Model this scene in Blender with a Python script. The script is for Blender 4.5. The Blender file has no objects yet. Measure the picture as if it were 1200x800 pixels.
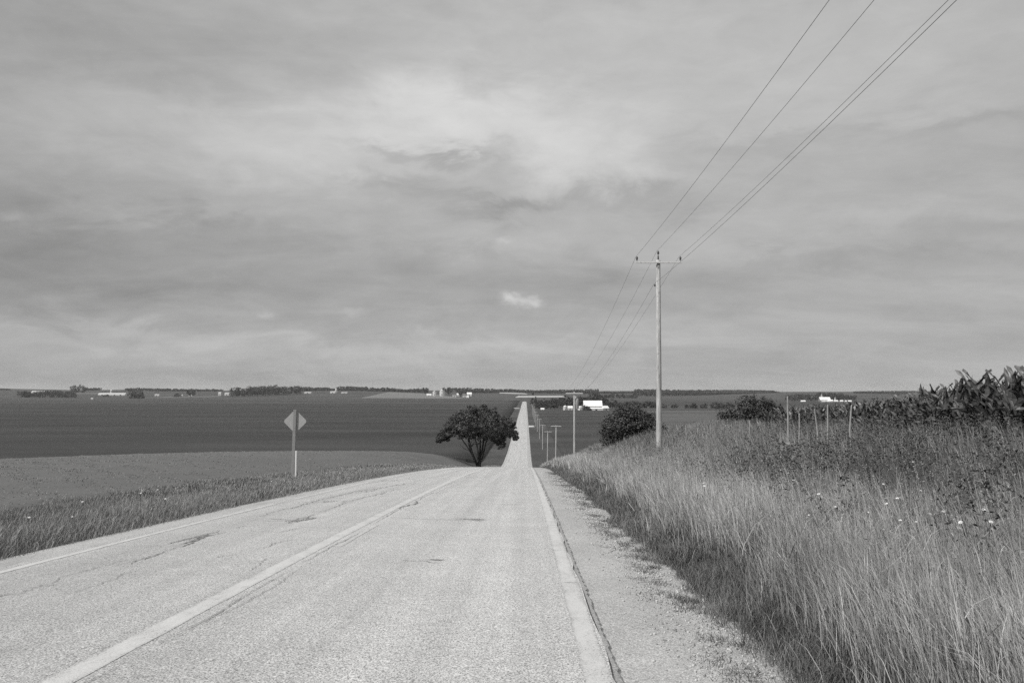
import bpy, math, random
import numpy as np
rng = np.random.default_rng(7)
random.seed(7)
R = math.radians
scene = bpy.context.scene
COL = scene.collection
PI = math.pi

# ------------------------------------------------------------------ camera
PITCH, YAW, FPX = R(3.56), R(0.98), 28 / 36 * 1200
cam_d = bpy.data.cameras.new('camera'); cam_d.lens = 28; cam_d.sensor_width = 36
cam_d.clip_start = 0.05; cam_d.clip_end = 30000
cam = bpy.data.objects.new('camera', cam_d); COL.objects.link(cam)
cam.location = (0, 0, 0); cam.rotation_euler = (PI / 2 + PITCH, 0, YAW)
scene.camera = cam

def ray(px, py):
    x, y, z = (px - 600) / FPX, (400 - py) / FPX, -1.0
    a = PI / 2 + PITCH
    y, z = y * math.cos(a) - z * math.sin(a), y * math.sin(a) + z * math.cos(a)
    x, y = x * math.cos(YAW) - y * math.sin(YAW), x * math.sin(YAW) + y * math.cos(YAW)
    return x / y, z / y            # lateral and height per metre of forward distance

# ------------------------------------------------------------------ terrain (eye level is z = 0)
KY = np.array([-400, -200, -60, 0, 20, 40, 60, 79, 100, 114, 150, 186, 220, 250, 290, 340, 420, 3000, 12000.])
KZ = np.array([8, 5, 1.3, -1.6, -2.81, -4.21, -5.80, -7.48, -9.6, -11.0, -14.6, -18.1, -21.0, -22.7, -23.6, -24, -24, -24, -24.])
_h = np.diff(KY); _s = np.diff(KZ) / _h
_m = np.zeros(len(KY)); _m[0] = _s[0]; _m[-1] = 0
for i in range(1, len(KY) - 1):
    _m[i] = (_s[i - 1] * _h[i] + _s[i] * _h[i - 1]) / (_h[i] + _h[i - 1])
    if _s[i] == 0 or _s[i - 1] == 0: _m[i] = 0
def P(y):
    y = np.clip(np.asarray(y, float), -400, 11999)
    k = np.clip(np.searchsorted(KY, y) - 1, 0, len(KY) - 2)
    h = _h[k]; t = (y - KY[k]) / h
    return ((2*t**3 - 3*t**2 + 1) * KZ[k] + (t**3 - 2*t**2 + t) * h * _m[k]
            + (-2*t**3 + 3*t**2) * KZ[k + 1] + (t**3 - t**2) * h * _m[k + 1])
def sst(a, b, x):
    t = np.clip((x - a) / (b - a), 0, 1); return t * t * (3 - 2 * t)
def smax(a, b, k):
    h = np.clip(0.5 + 0.5 * (a - b) / k, 0, 1); return b + (a - b) * h + k * h * (1 - h)
LX = np.array([-9e9, -7.6, -7.25, -6.9, 0.95, 1.5, 1.85, 2.1, 2.5, 9e9])
LO = np.array([0.0, 0.0, -.05, -.11, -.11, -.11, -.10, -.05, 0.03, 0.03])
def T(x, y):
    x = np.asarray(x, float); y = np.asarray(y, float)
    p = P(y)
    yc = np.clip(y, -250, 1000)
    hl = -1.7 - .041 * yc - .00017 * yc * np.abs(yc) - .0024 * np.clip(-x - 26, 0, 200) ** 2
    hl = smax(hl, -24.0 + 0 * x, 3.0)
    fl = sst(-8.5, -19, x)
    zl = p * (1 - fl) + hl * fl - 0.12 * np.exp(-((x + 8.9) / 1.1) ** 2)
    pl = -1.1 - .035 * yc - .0006 * np.clip(yc - 40, 0, 1000) ** 2 - .0012 * np.clip(x - 30, 0, 140) ** 2
    pl = smax(pl, -24.0 + 0 * x, 3.0)
    t = np.clip((x - 1.7) / 11.5, 0, 1)
    fr = 0.55 * t + 0.45 * t * t * (3 - 2 * t)
    zr = p * (1 - fr) + np.maximum(pl, p) * fr
    z = np.where(x < -3, zl, zr) + np.interp(x, LX, LO)
    off = sst(2.2, 5, np.abs(x + 3) - 3.4)
    z = z + off * (0.05 * np.sin(x * 1.3 + y * .7) * np.sin(y * .9 - x * .4) + .03 * np.sin(x * 3.1) * np.sin(y * 2.3))
    d = np.maximum(y, 0)
    amp = 25 - 7 * np.tanh(x / 900.0)
    far = amp * sst(1750, 4000, d) + sst(2000, 3000, d) * (4.6 * np.sin(x / 310. + d / 900.) + 3.2 * np.sin(x / 143. + 1.0 + d / 500.)) \
        - .004 * np.clip(d - 4100, 0, 1e5)
    return z + far
def T1(x, y): return float(T(np.array([x]), np.array([y]))[0])
_dd = np.concatenate([np.arange(3, 300, .25), np.arange(300, 1200, 2.), np.arange(1200, 6000, 6.)])
def hit(px, py, lo=3.0, hi=6000.0):
    a, b = ray(px, py)
    d = _dd[(_dd >= lo) & (_dd <= hi)]
    g = T(a * d, d) - b * d
    k = np.argmax(g > 0)
    if not g[k] > 0: k = int(np.argmax(g))
    return a * d[k], float(d[k])
def at(px, d):
    return ray(px, 400)[0] * d

# ------------------------------------------------------------------ materials
def new_mat(name):
    m = bpy.data.materials.new(name); m.use_nodes = True
    nt = m.node_tree; nt.nodes.clear()
    o = nt.nodes.new('ShaderNodeOutputMaterial'); b = nt.nodes.new('ShaderNodeBsdfPrincipled')
    nt.links.new(b.outputs[0], o.inputs[0])
    return m, nt, b
class G:
    """tiny node-graph helper"""
    def __init__(s, nt): s.nt = nt
    def n(s, t, **kw):
        k = s.nt.nodes.new(t)
        for a, v in kw.items(): setattr(k, a, v)
        return k
    def put(s, sock, v):
        if hasattr(v, 'is_output'): s.nt.links.new(v, sock)
        elif v is not None: sock.default_value = v
    def math(s, op, a, b=None, c=None, clamp=False):
        k = s.n('ShaderNodeMath', operation=op, use_clamp=clamp)
        s.put(k.inputs[0], a); s.put(k.inputs[1], b)
        if c is not None: s.put(k.inputs[2], c)
        return k.outputs[0]
    def map(s, v, a, b, c, d, smooth=False):
        k = s.n('ShaderNodeMapRange'); k.clamp = True
        if smooth: k.interpolation_type = 'SMOOTHSTEP'
        s.put(k.inputs[0], v)
        for i, q in enumerate((a, b, c, d)): s.put(k.inputs[1 + i], q)
        return k.outputs[0]
    def noise(s, vec, scale, detail=4, rough=.55, dist=0.0):
        k = s.n('ShaderNodeTexNoise'); s.put(k.inputs['Vector'], vec)
        k.inputs['Scale'].default_value = scale; k.inputs['Detail'].default_value = detail
        k.inputs['Roughness'].default_value = rough; k.inputs['Distortion'].default_value = dist
        return k.outputs['Fac']
    def vscale(s, vec, xyz):
        k = s.n('ShaderNodeVectorMath', operation='MULTIPLY'); s.put(k.inputs[0], vec)
        k.inputs[1].default_value = xyz; return k.outputs[0]
    def mixf(s, f, a, b):
        k = s.n('ShaderNodeMix'); k.data_type = 'FLOAT'
        s.put(k.inputs[0], f); s.put(k.inputs[2], a); s.put(k.inputs[3], b); return k.outputs[0]
    def pos(s): return s.n('ShaderNodeNewGeometry').outputs['Position']
    def obj(s): return s.n('ShaderNodeTexCoord').outputs['Object']
    def attr(s, name):
        k = s.n('ShaderNodeAttribute'); k.attribute_name = name; return k.outputs['Fac']
    def grey(s, v, tint=(1.0, 0.998, 0.988)):
        k = s.n('ShaderNodeCombineColor')
        for i in range(3): s.put(k.inputs[i], s.math('MULTIPLY', v, tint[i]))
        return k.outputs[0]
    def bump(s, h, strength, dist):
        k = s.n('ShaderNodeBump'); k.inputs['Strength'].default_value = strength
        k.inputs['Distance'].default_value = dist; s.put(k.inputs['Height'], h); return k.outputs[0]
def simple(name, v, rough=.7, var=.25, scale=8, metal=0.0, stretch=(1, 1, 1), spec=.3, world=False):
    m, nt, b = new_mat(name); g = G(nt)
    n = g.noise(g.vscale(g.pos() if world else g.obj(), stretch), scale, 6, .65)
    g.put(b.inputs['Base Color'], g.grey(g.map(n, .25, .75, v * (1 - var), v * (1 + var))))
    b.inputs['Roughness'].default_value = rough; b.inputs['Metallic'].default_value = metal
    b.inputs['Specular IOR Level'].default_value = spec
    return m
def blade_mat(name, lo, hi, rough=.6, spec=.25):
    m, nt, b = new_mat(name); g = G(nt)
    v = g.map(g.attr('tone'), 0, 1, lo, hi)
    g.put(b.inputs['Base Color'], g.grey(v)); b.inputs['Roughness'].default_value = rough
    b.inputs['Specular IOR Level'].default_value = spec
    return m

def mat_ground():
    m, nt, b = new_mat('grassy_earth'); g = G(nt); p = g.pos()
    n1 = g.noise(p, .06, 5, .6); n2 = g.noise(p, 1.3, 5, .7); n3 = g.noise(p, 9, 3, .7)
    n4 = g.noise(g.vscale(p, (.004, .012, 0)), 1, 3, .5)
    v = g.math('ADD', g.math('MULTIPLY', n1, .35), g.math('ADD', g.math('MULTIPLY', n2, .35), g.math('MULTIPLY', n3, .3)))
    v = g.map(v, .3, .7, .038, .10)
    v = g.math('MULTIPLY', v, g.map(n4, .35, .65, .8, 1.2))
    sx = g.n('ShaderNodeSeparateXYZ'); g.put(sx.inputs[0], p)
    edge = g.math('ADD', sx.outputs[0], g.math('MULTIPLY', g.math('SUBTRACT', n2, .5), 1.2))
    hay = g.math('MULTIPLY', g.map(edge, -12.2, -11.0, 1, 0), g.map(sx.outputs[1], 150, 190, 1, 0))
    v = g.mixf(hay, v, g.math('MULTIPLY_ADD', v, .8, .085))
    g.put(b.inputs['Base Color'], g.grey(v)); b.inputs['Roughness'].default_value = .95
    b.inputs['Specular IOR Level'].default_value = .1
    g.put(b.inputs['Normal'], g.bump(n3, .5, .05)); return m
def mat_field(name, v, rows=0.0, var=.2, ang=0.0):
    m, nt, b = new_mat(name); g = G(nt); p = g.pos()
    n1 = g.noise(g.vscale(p, (.006, .02, 0)), 1, 5, .6); n2 = g.noise(p, .35, 4, .75); n3 = g.noise(p, 2.5, 3, .8)
    t = g.math('ADD', g.math('MULTIPLY', n1, .55), g.math('ADD', g.math('MULTIPLY', n2, .25), g.math('MULTIPLY', n3, .2)))
    t = g.map(t, .32, .68, v * (1 - var * 1.6), v * (1 + var * 1.6))
    if rows:
        n4 = g.noise(g.vscale(p, (.002, rows, 0)), 1, 2, .5)
        t = g.math('MULTIPLY', t, g.map(n4, .4, .6, .93, 1.07))
    g.put(b.inputs['Base Color'], g.grey(t)); b.inputs['Roughness'].default_value = .95
    b.inputs['Specular IOR Level'].default_value = .05
    return m
def road_value(g, p, base=.41):
    s1 = g.noise(p, 78, 3, .7); s2 = g.noise(p, 30, 3, .7); s3 = g.noise(p, 1.1, 5, .65)
    st = g.noise(g.vscale(p, (2.2, .035, 0)), 1, 4, .6)
    v = g.map(s1, .36, .58, base * .16, base * 1.38)
    v = g.math('MULTIPLY', v, g.map(s2, .3, .6, .74, 1.1))
    v = g.math('MULTIPLY', v, g.map(s3, .3, .7, .92, 1.08))
    return g.math('MULTIPLY', v, g.map(st, .3, .7, .84, 1.12)), s1
def mat_road():
    m, nt, b = new_mat('chip_seal'); g = G(nt); p = g.pos()
    v, h = road_value(g, p)
    g.put(b.inputs['Base Color'], g.grey(v)); b.inputs['Roughness'].default_value = .9
    b.inputs['Specular IOR Level'].default_value = .2; b.inputs['Diffuse Roughness'].default_value = 1.0
    b.inputs['Sheen Weight'].default_value = .22; b.inputs['Sheen Roughness'].default_value = .45
    g.put(b.inputs['Normal'], g.bump(h, .4, .006)); return m
def mat_paint(name, worn):
    m, nt, b = new_mat(name); g = G(nt); p = g.pos()
    v, h = road_value(g, p)
    w = g.noise(g.vscale(p, (3, 1.2, 3)), 1.6, 8, .75)
    fine = g.noise(p, 70, 2, .6)
    w = g.math('ADD', w, g.math('MULTIPLY', g.math('POWER', g.attr('tone'), 5), .26))
    k = g.map(g.math('ADD', w, g.math('MULTIPLY', g.math('SUBTRACT', fine, .5), 1.1)), worn - .14, worn + .14, .92, 0)
    paint = g.map(fine, .3, .7, .44, .66)
    g.put(b.inputs['Base Color'], g.grey(g.mixf(k, v, paint))); b.inputs['Roughness'].default_value = .75
    b.inputs['Specular IOR Level'].default_value = .25
    g.put(b.inputs['Normal'], g.bump(h, .35, .005)); return m
def mat_gravel():
    m, nt, b = new_mat('crushed_stone'); g = G(nt); p = g.pos()
    s1 = g.noise(p, 75, 3, .65); s2 = g.noise(p, 20, 3, .7); s3 = g.noise(g.vscale(p, (1, .5, 1)), .9, 4, .6)
    v = g.map(s1, .36, .62, .22, .54)
    v = g.math('MULTIPLY', v, g.map(s2, .3, .65, .8, 1.1))
    v = g.math('MULTIPLY', v, g.map(s3, .3, .7, .82, 1.12))
    g.put(b.inputs['Base Color'], g.grey(v)); b.inputs['Roughness'].default_value = .95
    b.inputs['Specular IOR Level'].default_value = .15
    g.put(b.inputs['Normal'], g.bump(s2, .7, .02)); return m
def mat_pole():
    m, nt, b = new_mat('weathered_wood'); g = G(nt); p = g.obj()
    n = g.noise(g.vscale(p, (14, 14, .9)), 1.4, 6, .7); k = g.noise(g.vscale(p, (7, 7, 3.0)), 1, 3, .6)
    v = g.map(n, .3, .68, .22, .62)
    v = g.math('MULTIPLY', v, g.map(k, .3, .42, .45, 1))
    g.put(b.inputs['Base Color'], g.grey(v)); b.inputs['Roughness'].default_value = .9
    b.inputs['Specular IOR Level'].default_value = .15
    g.put(b.inputs['Normal'], g.bump(n, .4, .02)); return m

M = {
 'ground': mat_ground(), 'road': mat_road(), 'paint': mat_paint('worn_white_paint', .62), 'paint_old': mat_paint('faded_white_paint', .50),
 'gravel': mat_gravel(), 'crack': simple('crack_tar', .19, .9, .6, 50, world=True),
 'edge_seam': simple('broken_edge', .28, .95, .75, 60, world=True),
 'pole': mat_pole(), 'arm': simple('crossarm_wood', .6, .9, .3, 6, stretch=(1, 8, 8)),
 'porcelain': simple('dark_porcelain', .06, .3, .1, 3, spec=.5), 'galv': simple('galvanised_steel', .30, .55, .2, 9, metal=.3),
 'white_porcelain': simple('pale_porcelain', .7, .35, .05, 3, spec=.5),
 'wire': simple('wire_aluminium', .10, .6, .1, 3), 'tank': simple('grey_tank_paint', .24, .5, .1, 4),
 'sign_back': simple('sign_back_aluminium', .40, .55, .10, 5, metal=.25), 'sign_face': simple('sign_face_paint', .45, .5, .05, 5),
 'post': simple('sign_post_wood', .25, .9, .3, 5, stretch=(12, 12, 1)),
 'stake': simple('white_plastic', .72, .5, .05, 6), 'reflector': simple('reflector', .5, .3, .1, 6),
 'fence_wood': simple('bleached_fence_wood', .31, .95, .55, 5, stretch=(14, 14, 1.2)),
 'bark': simple('dark_bark', .035, .95, .4, 3, stretch=(6, 6, 1)),
 'leaf': blade_mat('tree_leaves', .022, .15), 'bush_leaf': blade_mat('bush_leaves', .022, .115),
 'far_leaf': blade_mat('distant_leaves', .03, .085),
 'grass_tall': blade_mat('tall_grass_blades', .065, .56), 'grass_short': blade_mat('short_grass_blades', .05, .24),
 'grass_left': blade_mat('verge_grass_blades', .085, .36), 'grass_hill': blade_mat('hay_blades', .13, .27),
 'weed': blade_mat('weed_leaves', .03, .145), 'corn': blade_mat('corn_leaves', .025, .165, .45, .4),
 'stalk': blade_mat('dry_stalks', .18, .40), 'stone': blade_mat('gravel_stones', .2, .55, .9),
 'flower': simple('white_petals', .66, .8, .08, 30), 'stem': simple('green_stem', .07, .8, .2, 20),
 'white_wall': simple('white_siding', .58, .6, .06, .5, stretch=(1, 1, 6)), 'white_roof': simple('white_metal_roof', .80, .45, .05, .3),
 'grey_wall': simple('weathered_boards', .2, .8, .2, .6, stretch=(1, 1, 6)), 'pale_roof': simple('pale_metal_roof', .42, .5, .1, .3), 'grey_roof': simple('grey_shingles', .16, .85, .2, 1.0), 'dark_open': simple('dark_opening', .02, .6, .1, 2),
 'bin_steel': simple('bin_steel', .62, .45, .08, .6, metal=.2, stretch=(1, 1, 5)),
 'concrete': simple('silo_concrete', .45, .9, .15, .6),
}

# ------------------------------------------------------------------ mesh helpers
def link(o, parent=None):
    COL.objects.link(o)
    if parent is not None: o.parent = parent
    return o
def mesh_np(name, V, faces_idx, totals, mat, parent=None, tone=None, smooth=False):
    V = np.ascontiguousarray(V, np.float32).reshape(-1, 3)
    me = bpy.data.meshes.new(name)
    me.vertices.add(len(V)); me.vertices.foreach_set('co', V.ravel())
    totals = np.asarray(totals, np.int32); li = np.asarray(faces_idx, np.int32).ravel()
    me.loops.add(len(li)); me.loops.foreach_set('vertex_index', li)
    me.polygons.add(len(totals))
    me.polygons.foreach_set('loop_start', np.concatenate([[0], np.cumsum(totals)[:-1]]).astype(np.int32))
    me.polygons.foreach_set('loop_total', totals)
    if smooth: me.polygons.foreach_set('use_smooth', np.ones(len(totals), bool))
    if tone is not None:
        a = me.attributes.new('tone', 'FLOAT', 'POINT'); a.data.foreach_set('value', np.asarray(tone, np.float32))
    me.update(calc_edges=True); me.materials.append(mat)
    return link(bpy.data.objects.new(name, me), parent)
class MB:
    """collects simple solids into ONE mesh"""
    def __init__(s): s.v = []; s.f = []; s.t = []
    def add(s, vs, fs, tone=.5):
        n = len(s.v); s.v += [tuple(map(float, q)) for q in vs]; s.f += [[i + n for i in q] for q in fs]
        s.t += (list(tone) if hasattr(tone, '__len__') else [tone] * len(vs)); return s
    def box(s, c, sz, rz=0.0):
        x, y, z = (q / 2 for q in sz); ca, sa = math.cos(rz), math.sin(rz); vs = []
        for a in (-x, x):
            for b in (-y, y):
                for d in (-z, z): vs.append((c[0] + a * ca - b * sa, c[1] + a * sa + b * ca, c[2] + d))
        return s.add(vs, [(0, 1, 3, 2), (4, 6, 7, 5), (0, 4, 5, 1), (2, 3, 7, 6), (0, 2, 6, 4), (1, 5, 7, 3)])
    def tube(s, pts, rad, n=8, tone=.5, cap=True):
        pts = [np.array(p, float) for p in pts]
        if not hasattr(rad, '__len__'): rad = [rad] * len(pts)
        vs = []; fs = []
        for i, p in enumerate(pts):
            d = pts[min(i + 1, len(pts) - 1)] - pts[max(i - 1, 0)]; d = d / (np.linalg.norm(d) + 1e-9)
            u = np.cross(d, (0, 1, 0) if abs(d[1]) < .9 else (1, 0, 0)); u /= np.linalg.norm(u); w = np.cross(d, u)
            for k in range(n):
                a = 2 * PI * k / n; vs.append(p + rad[i] * (math.cos(a) * u + math.sin(a) * w))
        for i in range(len(pts) - 1):
            for k in range(n):
                a, b = i * n + k, i * n + (k + 1) % n; fs.append((a, b, b + n, a + n))
        if cap: fs.append(tuple(range(n))[::-1]); fs.append(tuple(range((len(pts) - 1) * n, len(pts) * n)))
        return s.add(vs, fs, tone)
    def lathe(s, c, prof, n=16):
        return s.tube([(c[0], c[1], c[2] + z) for r, z in prof], [max(r, .001) for r, z in prof], n)
    def build(s, name, mat, parent=None, smooth=False, bevel=0):
        me = bpy.data.meshes.new(name); me.from_pydata(s.v, [], s.f)
        a = me.attributes.new('tone', 'FLOAT', 'POINT'); a.data.foreach_set('value', np.array(s.t, np.float32))
        if smooth: me.polygons.foreach_set('use_smooth', np.ones(len(me.polygons), bool))
        me.materials.append(mat); o = link(bpy.data.objects.new(name, me), parent)
        if bevel:
            b = o.modifiers.new('bevel', 'BEVEL'); b.width = bevel; b.segments = 2
        return o
def tag(o, label=None, cat=None, group=None, kind=None):
    for k, v in (('label', label), ('category', cat), ('group', group), ('kind', kind)):
        if v: o[k] = v
    return o
def empty(name, loc, label, cat, group=None, rz=0):
    o = bpy.data.objects.new(name, None); o.empty_display_size = .1; link(o)
    o.location = loc; o.rotation_euler = (0, 0, rz); return tag(o, label, cat, group)
def copy_tree(o, loc, rz=0.0, sc=1.0, label=None):
    c = o.copy(); COL.objects.link(c); c.location = loc; c.rotation_euler = (0, 0, rz)
    c.scale = (sc, sc, sc) if not hasattr(sc, '__len__') else sc
    if label: c['label'] = label
    for ch in o.children:
        d = ch.copy(); COL.objects.link(d); d.parent = c
        for gch in ch.children:
            e = gch.copy(); COL.objects.link(e); e.parent = d
    return c
def grid_mesh(name, X, Y, Z, mat, kind='structure', parent=None, smooth=True):
    ny, nx = X.shape
    V = np.stack([X, Y, Z], -1).reshape(-1, 3)
    i = (np.arange(ny - 1)[:, None] * nx + np.arange(nx - 1)[None, :]).ravel()
    F = np.stack([i, i + 1, i + 1 + nx, i + nx], 1)
    o = mesh_np(name, V, F, np.full(len(F), 4), mat, parent, smooth=smooth)
    if kind: o['kind'] = kind
    return o

# ------------------------------------------------------------------ ground sheet
def grow(a, step, f, lim):
    out = [a]
    while out[-1] < lim: step *= f; out.append(out[-1] + step)
    return np.array(out[1:])
xs = np.unique(np.round(np.concatenate([-grow(9, .3, 1.075, 9000)[::-1], np.arange(-9, 2.5, .25), [-7.25, -6.9, .95, 1.85, 2.1], np.arange(2.5, 15, .4), grow(15, .45, 1.075, 9000)]), 3))
ys = np.unique(np.concatenate([np.arange(-400, -30, 12.), np.arange(-30, 20, 1.), np.arange(20, 130, 1.4), np.arange(130, 300, 4.),
                               np.arange(300, 1000, 20.), np.arange(1000, 4400, 45.), np.arange(4400, 12000, 400.)]))
GX, GY = np.meshgrid(xs, ys)
grid_mesh('ground', GX, GY, T(GX, GY), M['ground'])

# ------------------------------------------------------------------ road, shoulders and paint
ry = np.unique(np.concatenate([np.arange(-60, 130, .5), np.arange(130, 420, 3.), np.arange(420, 1951, 15.)]))
def strip(name, cols, y, dz, mat, jit=None):
    """cols: lateral offsets, dz: height over the road line per column"""
    X = np.tile(np.array(cols, float), (len(y), 1)); Y = np.tile(y[:, None], (1, len(cols)))
    if jit is not None:
        X[:, 0] += min(jit, .05) * (rng.random(len(y)) - .5); X[:, -1] += jit * (rng.random(len(y)) - .5)
    Z = P(Y) + np.array(dz, float)[None, :]
    return grid_mesh(name, X, Y, Z, mat)
strip('road', [-6.50, -5, -3, -1, .60], ry, [0, .02, .035, .02, 0], M['road'], .05)
def crown(x): return np.interp(x, [-6.5, -5, -3, -1, .6], [0, .02, .035, .02, 0])
strip('gravel_shoulder', [.57, .75, 1.25, 1.75, 2.15], ry, [-.022, -.02, -.03, -.06, -.10], M['gravel'], .22)
strip('gravel_shoulder', [-7.45, -7.1, -6.75, -6.47], ry, [-.08, -.055, -.03, -.02], M['gravel'])
def line(name, x0, x1, y, mat, h=.0028):
    n = 9; c = np.linspace(x0, x1, n)
    o = strip(name, c, y, crown(c) + h, mat, .012)
    a = o.data.attributes.new('tone', 'FLOAT', 'POINT'); a.data.foreach_set('value', np.tile(np.abs(np.linspace(-1, 1, n)), len(y)).astype(np.float32))
    return o
line('edge_line', .39, .575, ry[ry > -40], M['paint'])
_l = ry[(ry > -40) & (ry < 20.5)]; line('edge_line', -6.33, -6.2, _l, M['paint'])
_l = ry[(ry > 21.4)]; line('edge_line', -6.33, -6.2, _l, M['paint'])
line('center_line', -3.125, -2.905, ry[ry > -40], M['paint'])
for a in (-.6, 11.7, 23.9, 36.1, 48.3, 60.5, 72.7):
    line('center_line', -2.80, -2.68, np.arange(a, a + 3.01, .25), M['paint_old'])
# broken pavement edge right of the edge line, ragged
yy = np.arange(-10, 110, .07)
wob = np.cumsum(rng.normal(0, .004, len(yy))); wob -= np.linspace(0, wob[-1], len(yy)); wob = np.clip(wob, -.02, .02)
wid = .016 + .026 * rng.random(len(yy)) * (.5 + .5 * np.sin(yy * .9) ** 2) + .012 * rng.random(len(yy))
X = np.stack([.585 + wob, .585 + wob + wid], 1); Y = np.stack([yy, yy], 1)
grid_mesh('pavement_edge_joint', X, Y, P(Y) + .006, M['edge_seam'])
def crack(pts, w, step=.07, rough=.02):
    """ragged crack drawn as a flat sliver mesh on the road; pts in (lateral, distance)"""
    pts = np.array(pts, float); seg = np.linalg.norm(np.diff(pts, axis=0), axis=1); s = np.concatenate([[0], np.cumsum(seg)])
    q = np.arange(0, s[-1], step); c = np.stack([np.interp(q, s, pts[:, 0]), np.interp(q, s, pts[:, 1])], 1)
    j = np.cumsum(rng.normal(0, rough, (len(q), 2)), 0); j -= np.linspace(0, 1, len(q))[:, None] * j[-1]
    c = c + j + rng.normal(0, rough * .35, c.shape)
    d = np.gradient(c, axis=0); d /= np.linalg.norm(d, axis=1)[:, None] + 1e-9; nrm = np.stack([-d[:, 1], d[:, 0]], 1)
    e = np.sin(np.linspace(0, PI, len(q))) ** .5
    ww = (w * e * (.35 + .9 * rng.random(len(q))))[:, None] * .5
    A, B = c - nrm * ww, c + nrm * ww
    X = np.stack([A[:, 0], B[:, 0]], 1); Y = np.stack([A[:, 1], B[:, 1]], 1)
    return X, Y
def cluster(pix, n, spread, w=.022, ext=1.25):
    a, b = (np.array(rpt(*q)) for q in pix); d = b - a; nn = np.array([-d[1], d[0]]) / np.linalg.norm(d)
    for k in range(n):
        o = nn * rng.normal(0, spread * .45); t0, t1 = sorted(rng.uniform(-.1, ext - .1, 2)); t1 = max(t1, t0 + .25)
        add_crack([a + d * t0 + o, a + d * (t0 + t1) / 2 + o + nn * rng.normal(0, spread * .2), a + d * t1 + o], w * rng.uniform(.6, 1.5), True, step=.05, rough=.014)
def rpt(px, py):
    a, b = ray(px, py); d = _dd[_dd < 120]; g = P(d) + crown(a * d) - b * d
    k = np.argmax(g > 0); return a * d[k], d[k]
CV, CF = [], []
def add_crack(pix, w, world=False, **kw):
    w = w * .75
    X, Y = crack(pix if world else [rpt(*p) for p in pix], w, **kw)
    if len(X) < 3: return
    V = np.stack([X, Y, P(Y) + crown(X) + .009], -1).reshape(-1, 3); n = sum(len(v) for v in CV)
    i = np.arange(len(X) - 1) * 2 + n; CF.append(np.stack([i, i + 1, i + 3, i + 2], 1)); CV.append(V)
for a_, b_ in ((4.2, 5.6), (6.1, 9.5), (10.2, 13.6), (15, 19), (20, 24.5), (26, 33), (36, 47), (49, 60)): add_crack([(-2.80, a_), (-2.83, (a_ + b_) / 2), (-2.78, b_)], .016, True, step=.07, rough=.007)
add_crack([(-2.72, 6.2), (-2.66, 8), (-2.74, 10)], .009, True, rough=.01)
add_crack([(-2.85, 18), (-2.85, 21)], .07, True)
add_crack([(455, 608), (575, 611)], .022); cluster([(528, 608), (566, 610)], 12, .20, .035)
add_crack([(465, 656), (526, 660)], .02); cluster([(492, 657), (524, 659)], 10, .10, .022)
cluster([(298, 609), (350, 611)], 7, .14, .03); cluster([(335, 614), (368, 606)], 12, .24, .04)
cluster([(205, 640), (256, 625)], 8, .16, .03); add_crack([(210, 641), (250, 628)], .05); cluster([(355, 590), (392, 587)], 9, .3, .05)
add_crack([(300, 607), (380, 585), (430, 573)], .035); add_crack([(120, 668), (200, 642), (258, 624)], .018)
add_crack([(20, 700), (80, 680), (165, 655)], .013); add_crack([(70, 700), (110, 690), (170, 668)], .013)
add_crack([(40, 690), (90, 687)], .02); add_crack([(95, 675), (240, 677)], .008); add_crack([(75, 641), (260, 641)], .01)
cluster([(420, 578), (470, 568)], 5, .3, .04); add_crack([(380, 600), (470, 572)], .03); cluster([(440, 564), (470, 562)], 5, .4, .05)
add_crack([(150, 662), (180, 652), (205, 648)], .03); add_crack([(0, 705), (20, 698)], .03); add_crack([(250, 657), (285, 650)], .02)
for px_, py_ in ((672, 683), (652, 616), (643, 590), (640, 578)):
    x_, y_ = rpt(px_, py_); add_crack([(x_ - .14, y_), (x_ + .12, y_ + .03)], .02, True, step=.03, rough=.006)
for k in range(22):      # alligator cracking in the left wheel path
    y_ = rng.uniform(6, 34); x_ = rng.choice([-5.2, -4.0]) + rng.normal(0, .25); a_ = rng.normal(0, .5)
    L = rng.uniform(.3, 1.6); add_crack([(x_, y_), (x_ + L * math.sin(a_), y_ + L * math.cos(a_))], rng.uniform(.010, .026), True, step=.06, rough=.02)
for k in range(8):
    y_ = rng.uniform(16, 60); x_ = rng.uniform(-2.2, -.2); add_crack([(x_, y_), (x_ + rng.uniform(.4, 1.4), y_ + rng.normal(0, .1))], rng.uniform(.01, .03), True)
CVa = np.concatenate(CV); CFa = np.concatenate(CF)
mesh_np('road_crack', CVa, CFa, np.full(len(CFa), 4), M['crack'])['kind'] = 'structure'

# ------------------------------------------------------------------ fields
def patch(name, c, tone, h, nx, ny, kind='structure', rows=0., var=.2):
    """draped sheet between four plan corners bl, br, tr, tl, with a skirt down to the ground"""
    c = np.array(c, float); u = np.linspace(0, 1, nx)[None, :, None]; v = np.linspace(0, 1, ny)[:, None, None]
    Q = (c[0] * (1 - u) + c[1] * u) * (1 - v) + (c[3] * (1 - u) + c[2] * u) * v
    X, Y = Q[..., 0], Q[..., 1]; Z = T(X, Y) + h
    X = np.pad(X, 1, mode='edge'); Y = np.pad(Y, 1, mode='edge'); Z = np.pad(Z, 1, mode='edge')
    for sl in (np.s_[0, :], np.s_[-1, :], np.s_[:, 0], np.s_[:, -1]): Z[sl] -= h + 1.0
    return grid_mesh(name, X, Y, Z, mat_field(name + '_surface', tone, rows, var), kind)
def pxy(*pts): return [hit(px, py, 200) for px, py in pts]
patch('soybean_field', [(-2200, 190), (-15, 200), (-15, 1560), (-2200, 1560)], .056, .8, 150, 150, rows=.02)
patch('soybean_field', [(14, 228), (36, 228), (128, 985), (14, 985)], .058, .7, 16, 90, rows=.02)
patch('hay_field', [(37, 228), (900, 228), (1500, 985), (129, 985)], .098, .35, 90, 80, rows=.01)
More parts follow.
